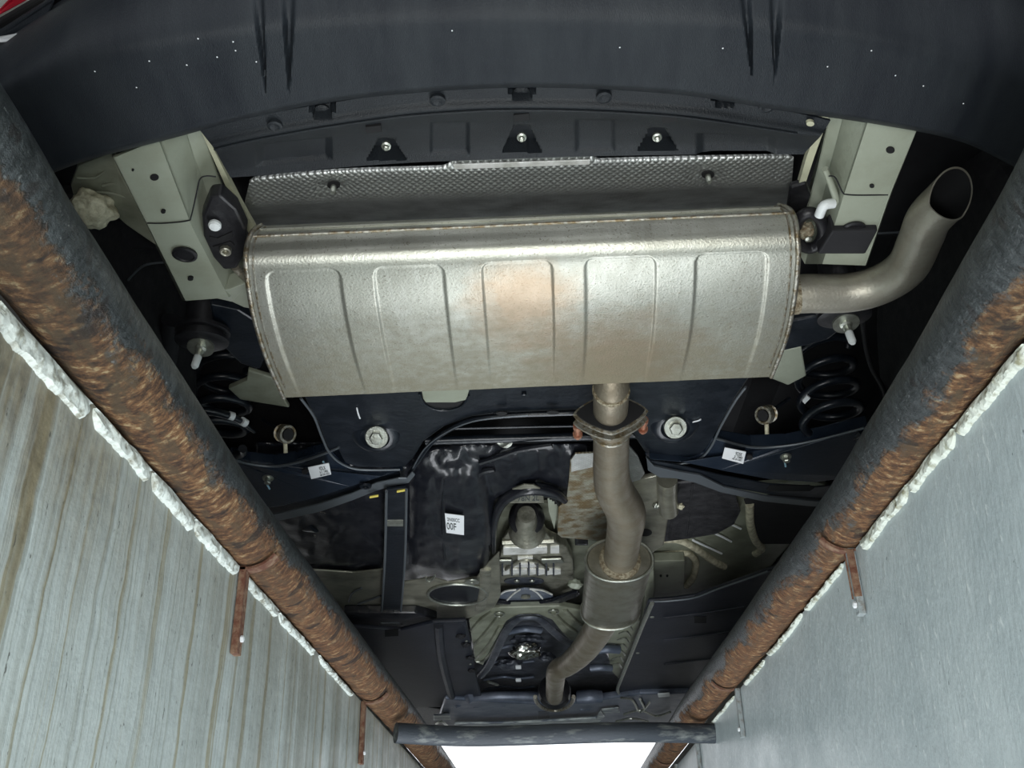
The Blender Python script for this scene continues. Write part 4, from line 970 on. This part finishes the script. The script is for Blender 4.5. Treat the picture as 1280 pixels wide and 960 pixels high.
# ---- left undertray
ul = slab('side_undertray', [(420, 783), (500, 788), (540, 778), (583, 776), (588, 800), (594, 840), (602, 872), (598, 884), (500, 884), (490, 850), (450, 815)], .265, .012, 'shield_plastic', car, 'black plastic undertray on the left', bev=.006)
slab('slot', [(481, 788), (498, 787), (498, 795), (481, 796)], .2635, .002, 'dark', ul, None, bev=0)
rim('tray_step', [(548, 780), (552, 820), (562, 860), (568, 880)], .266, 5, 'shield_plastic', ul)
for x, y in ((576, 795), (583, 806), (588, 822), (590, 838)): lump('clip_block', at(x, y, .262), (.016, .02, .008), M['underseal'], ul, y*.3)
for x, y in ((583, 801), (588, 830)): lathe('clip_pin', at(x, y, .255), (0, 0, -1), [(.005, 0), (.004, .003)], 'zinc', ul, seg=8)
# ---- right undertray
ur = slab('side_undertray', [(810, 752), (840, 750), (868, 746), (890, 738), (930, 724), (985, 705), (1010, 720), (985, 760), (930, 820), (870, 868), (772, 870), (770, 862), (790, 812), (802, 780)], .27, .012, 'shield_plastic', car, 'black plastic undertray on the right', bev=.006)
rim('tray_edge', [(818, 752), (838, 751), (868, 747), (895, 737), (930, 725), (960, 714)], .268, 1.3, 'edge', ur)
rim('tray_edge', [(815, 754), (803, 782), (788, 820), (776, 850), (772, 862), (776, 870)], .266, 2.2, 'zinc', ur, 'bright metal edge strip')
slab('slot', [(868, 771), (883, 771), (883, 779), (868, 779)], .2685, .002, 'dark', ur, None, bev=0)
for x, y in ((815, 771), (797, 816)): lathe('clip_pin', at(x, y, .268), (0, 0, -1), [(.007, 0), (.006, .003)], 'zinc', ur, seg=10)
for y in (772, 800, 830): rim('tray_rib', [(830, y), (880, y-6), (930, y-14)], .2695, 1.2, 'shield_plastic', ur)
# ---- painted floor right of the tunnel
fr_ = slab('painted_floor', [(560, 640), (1010, 600), (1080, 620), (1000, 735), (880, 770), (820, 800), (700, 800), (560, 760)], .43, .01, 'floor_paint', car, 'grey-green painted floor with sealant seams', bev=0)
for pts, wd in (([(812, 676), (845, 674), (868, 684), (890, 700), (905, 708)], 5), ([(818, 694), (855, 691), (866, 696), (870, 706), (866, 722), (858, 732)], 4.5), ([(937, 630), (938, 655), (944, 675), (952, 685), (944, 692)], 5), ([(702, 640), (700, 690), (712, 740)], 4)):
    rim('sealant_seam', [(x, y, .425) for x, y in pts], .425, wd, 'sealant', fr_, 'bead of beige sealant', seg=10)
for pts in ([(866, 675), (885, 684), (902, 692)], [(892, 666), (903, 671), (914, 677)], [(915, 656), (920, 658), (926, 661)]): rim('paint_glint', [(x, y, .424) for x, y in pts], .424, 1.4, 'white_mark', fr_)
slab('floor_box', [(817, 702), (856, 701), (855, 735), (848, 740), (818, 744)], .395, .03, 'floor_paint', fr_, 'small raised box', bev=.003)
for x in (826, 834): disc('hole', x, 720, .394, 1.6, 1.6, 'dark', fr_, None, .003, n=8)
slab('floor_post', [(806, 690), (817, 700), (818, 752), (806, 790), (800, 790), (806, 745)], .34, .03, 'floor_paint', car, None)
pad = slab('oval_pad', [(828, 606), (868, 602), (900, 606), (920, 620), (926, 640), (918, 656), (896, 668), (860, 674), (828, 678), (812, 680), (820, 640)], .395, .012, 'canister', car, 'textured black oval pad', bev=.004)
rim('pad_rib', [(848, 606), (842, 640), (836, 674)], .394, 1.6, 'canister', pad); rim('pad_rib', [(866, 604), (862, 640), (858, 672)], .394, 1.2, 'canister', pad)
slab('dark_gap', [(930, 625), (1080, 600), (1050, 700), (960, 715), (990, 680), (950, 680)], .425, .004, 'underseal', car, None, bev=0)
# ---- aluminium shield pieces either side of the pipe
sa = slab('gearbox_shield', [(713, 575), (719, 567), (742, 566), (750, 580), (752, 600), (790, 640), (780, 672), (745, 676), (702, 672), (697, 668), (698, 634), (708, 625), (711, 600)], .345, .004, 'dimple_dirty', car, 'dirty dimpled aluminium shield left of the pipe', bev=.001)
slab('bright_ribs', [(714, 575), (719, 568), (742, 567), (741, 584), (714, 590)], .3435, .002, 'dimple', sa, 'clean bright ribbed corner', bev=.0005)
sb = slab('shield_side', [(785, 556), (797, 570), (806, 592), (800, 600), (786, 604)], .345, .004, 'dimple', car, 'small bright ribbed shield right of the pipe', bev=.001)
brk = slab('mount_plate', [(790, 602), (822, 594), (824, 628), (836, 645), (830, 682), (815, 692), (795, 692), (790, 660)], .35, .012, 'stained_alu', car, 'grey mounting plate right of the pipe', bev=.004)
tube('plate_cylinder', P3([(834, 598, .345), (834, 618, .345), (836, 638, .345)]), [13*psz(at(834, 600, .345))]*3, 'stained_alu', brk, 'grey cylinder')
disc('hole', 806, 666, .3485, 9, 4.5, 'dark', brk, None, .004); lump('nut', at(820, 632, .345), (.009, .012, .008), M['zinc'], brk, 1.1); lump('nut', at(851, 633, .345), (.008, .01, .008), M['sealant'], brk, 2.1)
# ---- propshaft and centre bearing in the tunnel
ps = tube('propshaft', P3([(658, 643, .35), (658, 655, .352), (659, 664, .355)]), [p*psz(at(658, 655, .35)) for p in (11, 16, 24)], 'gearbox', car, 'cast metal cone in the tunnel', seg=36)
slab('cone_dome', [(629, 674), (636, 665), (646, 659), (658, 657), (670, 659), (681, 665), (689, 674)], .352, .01, 'gearbox', ps, 'pale domed casting', bev=.004)
lathe('tunnel_bell', at(658, 645, .37), (0, 1, 0), [(.01, -.03), (.030, -.028), (.038, -.02), (.046, .0), (.048, .02)], 'rubber', car, 'black rubber bell round the cone', seg=40)
bc = slab('bearing_bracket', [(636, 617), (679, 617), (680, 629), (635, 629)], .335, .006, 'gearbox', car, 'stamped grey bracket with numbers', bev=.001)
text('P 78N 2L', 'lettering', at(640, 626.5, .3340), at(660, 626, .334)-at(640, 626.5, .334), at(640, 610, .334)-at(640, 626.5, .334), (at(640, 617, .334)-at(640, 626.5, .334)).length, M['ink'], bc, 34*psz(at(640, 626, .33)))
slab('bracket_glint', [(640, 612), (655, 606), (668, 607), (677, 612)], .332, .004, 'stained_alu', bc, None, bev=.001)
slab('tunnel_side', [(684, 620), (697, 620), (696, 640), (693, 662), (686, 640)], .40, .004, 'primer', car, 'pale strip of tunnel side', bev=.001)
# ---- gearbox: bright ribbed casting with fins
gb = slab('gearbox_case', [(626, 690), (632, 676), (646, 664), (672, 664), (690, 676), (708, 684), (716, 700), (718, 735), (700, 752), (640, 754), (622, 748), (622, 710)], .37, .03, 'gearbox', car, 'bright ribbed aluminium gearbox case', bev=.004)
tube('case_rib', P3([(628, 677, .362), (658, 676, .362), (692, 675, .362)]), .010, 'gearbox', gb, None, seg=14)
slab('polished_face', [(629, 685), (684, 684), (684, 692), (629, 694)], .3655, .006, 'painted_reflection', gb, 'polished face with a painted white reflection', bev=.001)  # whiteness here is the reflection, put into the colour
slab('polished_face', [(688, 684), (699, 683), (699, 692), (688, 692)], .3655, .006, 'painted_reflection', gb, None, bev=.001)
slab('polished_face', [(647, 697), (666, 697), (666, 700), (647, 700)], .3655, .006, 'painted_reflection', gb, None, bev=.0005)
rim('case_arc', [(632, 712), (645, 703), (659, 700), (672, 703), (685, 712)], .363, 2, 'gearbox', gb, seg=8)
slab('polished_face', [(642, 709), (650, 705), (668, 705), (671, 708), (668, 710)], .3655, .006, 'painted_reflection', gb, None, bev=.0005)
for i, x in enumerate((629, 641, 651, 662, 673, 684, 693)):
    slab('fin_face', [(x, 712), (x+8, 712), (x+8, 718), (x, 719)], .3655, .008, 'painted_reflection', gb, None, bev=.001)
    slab('case_fin', [(x-2, 707), (x, 707), (x, 720), (x-2, 720)], .352, .02, 'engine', gb, None, bev=0)
slab('case_rail', [(622, 701), (640, 701), (640, 706), (622, 706)], .36, .006, 'zinc', gb, None); slab('case_rail', [(676, 700), (702, 699), (706, 704), (678, 705)], .36, .006, 'zinc', gb, None)
disc('oil_recess', 655, 727, .3655, 25, 4.5, 'engine', gb, 'dark oval recess', .004)
for x in (646, 665): lathe('recess_bolt', at(x, 726, .362), (0, 0, -1), [(.009, 0), (.007, .004)], 'zinc', gb, seg=12)
# curved bow with bolt
bw = slab('tunnel_brace', [(614, 752), (640, 756), (662, 757), (690, 752), (712, 743), (722, 740), (722, 746), (702, 754), (680, 760), (655, 762), (632, 760), (612, 756)], .33, .012, 'tank', car, 'dark bowed brace across the tunnel', bev=.003)
slab('brace_plate', [(620, 748), (630, 740), (655, 736), (680, 738), (692, 746), (680, 753), (640, 755)], .345, .006, 'front_metal', bw, None)
for pts in ([(624, 744), (632, 739), (645, 737)], [(662, 736), (678, 738), (690, 743)], [(634, 750), (642, 742), (650, 737)], [(678, 748), (672, 741), (665, 737)]): rim('brace_glint', [(x, y, .343) for x, y in pts], .343, 1.3, 'painted_reflection', bw)
lathe('brace_bolt', at(657, 745, .343), (0, 0, -1), [(.016, 0), (.016, .006), (.008, .008)], 'gearbox', bw, 'bright bolt', seg=6)
for x in (651, 666): lathe('brace_rivet', at(x, 758, .328), (0, 0, -1), [(.004, 0), (.003, .003)], 'white_mark', bw, seg=8)
tube('brace_arm', P3([(690, 750, .34), (712, 742, .34), (724, 741, .34)]), .008, 'tank', bw, None, seg=12)
lump('grommet_block', at(719, 730, .34), (.022, .02, .014), M['primer'], car, 6.6, 'pale block beside the resonator')
# ---- front subframe: ribbed horns with an arch
def horn(pts, wd, z, mt, lab, parent=car, nm='front_subframe_leg'): return tube(nm, P3([(x, y, z) for x, y in pts]), wd*psz(at(*pts[len(pts)//2], z)), mt, parent, lab, seg=12, ell=.5)
fs = slab('front_subframe', [(586, 775), (600, 762), (624, 760), (700, 758), (735, 765), (745, 790), (730, 806), (712, 800), (702, 790), (690, 775), (672, 768), (650, 768), (634, 776), (625, 790), (612, 815), (604, 832), (594, 828)], .32, .02, 'floor_paint', car, 'grey-green pressed front subframe with an arch', bev=.004)
for pts in ([(590, 788), (602, 774), (616, 764)], [(594, 806), (608, 790), (624, 770)], [(598, 822), (612, 806), (626, 782)]): rim('pressed_rib', [(x, y, .318) for x, y in pts], .318, 3, 'floor_paint', fs)
rim('pressed_rib', [(692, 766), (704, 778), (720, 790)], .318, 3, 'floor_paint', fs); rim('pressed_rib', [(706, 762), (720, 776), (734, 784)], .318, 3, 'floor_paint', fs)
rim('bright_lip', [(595, 827), (604, 826), (612, 818), (620, 804), (630, 788)], .317, 1.6, 'zinc', fs)
horn([(600, 846), (610, 834), (620, 815), (632, 790), (645, 776), (658, 772), (674, 774), (690, 788), (704, 800), (716, 806)], 6, .31, 'engine', 'dark arched front cross tube', nm='arched_tube')
for x, y in ((624, 768), (692, 765)): tube('tow_eye', ringpts(x, y, 6, 2.6, .316, 12), .003, 'zinc', fs, None, seg=8)
# floor shield pieces right of the front pipe
rgt = slab('tunnel_foil', [(770, 778), (800, 776), (790, 812), (775, 850), (764, 838), (757, 800)], .32, .004, 'floor_paint', car, 'crinkled tunnel edge right of the front pipe', bev=0)
for i in range(7):
    x = 776-i*2.2; y = 784+i*8; rim('crinkle', [(x, y, .318), (x+9, y-3, .318), (x+14, y+3, .318)], .318, 1.2, 'zinc', rgt)
tube('gearbox_tube', P3([(748, 812, .30), (760, 811, .30), (774, 812, .30)]), .016, 'front_metal', car, None, seg=14); tube('gearbox_tube', P3([(738, 835, .29), (752, 834, .29), (764, 835, .29)]), .014, 'front_metal', car, None, seg=14)
# ---- engine underside
eng = slab('engine_sump', [(612, 770), (730, 770), (790, 870), (560, 870)], .36, .05, 'engine', car, 'dark engine underside', bev=.01)
lump('crumpled_foil', at(657, 813, .30), (.055, .055, .03), M['foil'], eng, 8.8, 'crumpled bright foil')
lump('engine_bracket', at(684, 822, .325), (.03, .03, .02), M['engine'], eng, 1.8)
tube('engine_crossbar', P3([(634, 790, .33), (656, 786, .33), (676, 788, .33)]), .012, 'front_metal', eng, None, seg=12); lump('engine_boss', at(660, 800, .335), (.06, .04, .02), M['engine'], eng, 5.5); lump('engine_boss', at(636, 830, .335), (.05, .04, .02), M['engine'], eng, 7.5)
for y in (834, 850): box('sump_bolt', at(648, y, .305), .022, .03, .01, 'white_mark', eng, 'white dot', .002)
for y in (826, 846, 858): rim('engine_rib', [(605, y+4), (630, y), (648, y+2), (668, y)], .345, 1.5, 'front_metal', eng)
tube('engine_rod', P3([(618, 812, .32), (632, 808, .32), (645, 806, .32)]), .006, 'front_metal', eng, None, seg=10); tube('engine_rod', P3([(610, 852, .31), (622, 856, .31)]), .006, 'zinc', eng, None, seg=10)
# ---- steering rack, flex joint ring, right bits
sr = tube('steering_rack', P3([(590, 872, .265), (620, 870, .265), (660, 870, .265), (690, 871, .265)]), 5.5*psz(at(640, 870, .265)), 'front_metal', car, 'grey transverse steering rack tube', seg=20)
for x, r_ in ((585, 8.5), (570, 6)): lathe('rack_end', at(x, 871+ (585-x)*.55, .26), (-1, -.4, -.5), [(r_*.4*psz(at(x, 870, .26)), -.02), (r_*psz(at(x, 870, .26)), -.012), (r_*psz(at(x, 870, .26)), .006), (r_*.5*psz(at(x, 870, .26)), .010)], 'front_metal', sr, None, seg=20)
tube('rack_boot', P3([(592, 881, .262), (610, 880, .262), (632, 879, .262)]), [.014, .012, .014], 'front_metal', sr, None, seg=16)
lathe('flex_joint', at(693, 862, .25), (0, 1, -.1), [(.030, -.02), (.048, -.01), (.062, 0), (.066, .02), (.066, .05), (.050, .055)], 'rubber', car, 'dark ring joint at the pipe end', seg=36)
tube('joint_clamp', [at(693+24*math.cos(a), 871+17*math.sin(a), .205) for a in [R(d) for d in range(0, 181, 15)]], .008, 'seam', car, 'light half-ring clamp', seg=12)
tube('starter_motor', P3([(722, 872, .26), (738, 871, .26), (752, 871, .26)]), [.028, .030, .026], 'front_metal', car, 'small cylindrical unit right of the pipe end', seg=22)
lump('starter_bracket', at(732, 884, .26), (.03, .02, .015), M['front_metal'], car, 9.1)
# ---- front cross panel and guards
fc = slab('front_crossmember', [(556, 874), (700, 882), (800, 868), (870, 866), (858, 905), (800, 912), (560, 914), (548, 900)], .25, .03, 'front_metal', car, 'bluish-grey front cross member', bev=.01)
slab('tow_plate', [(673, 890), (687, 889), (687, 898), (673, 899)], .247, .004, 'engine', fc, None, bev=0)
fg = slab('front_guard', [(568, 905), (640, 904), (746, 898), (750, 890), (756, 896), (740, 912), (660, 916), (570, 917)], .22, .01, 'white_front', car, 'pale front lower guard', bev=.003)
slab('slot', [(650, 911), (667, 911), (667, 913.5), (650, 913.5)], .2185, .002, 'dark', fg, None, bev=0)
slab('white_tab', [(542, 894), (562, 893), (564, 900), (542, 901)], .235, .006, 'white_front', car, None); slab('white_tab', [(752, 887), (773, 885), (775, 891), (753, 893)], .235, .006, 'white_front', car, None); slab('white_tab', [(822, 868), (837, 867), (838, 871), (823, 872)], .235, .006, 'white_mark', car, None)
for i, pts in enumerate([[(776, 872), (790, 875), (800, 890), (812, 878)], [(780, 893), (800, 888), (820, 895), (838, 890)], [(545, 905), (552, 902), (560, 908)], [(800, 874), (806, 886)], [(770, 902), (790, 898), (810, 902)]]):
    tube('front_wire', P3([(x, y, .24) for x, y in pts]), .005, 'zinc', car, 'thin pale wire or bracket', seg=8)

# give every part its own place relative to its parent: nothing further to do
print('objects', len(bpy.data.objects), 'tris', sum(len(o.data.polygons) for o in bpy.data.objects if o.type == 'MESH')*2)
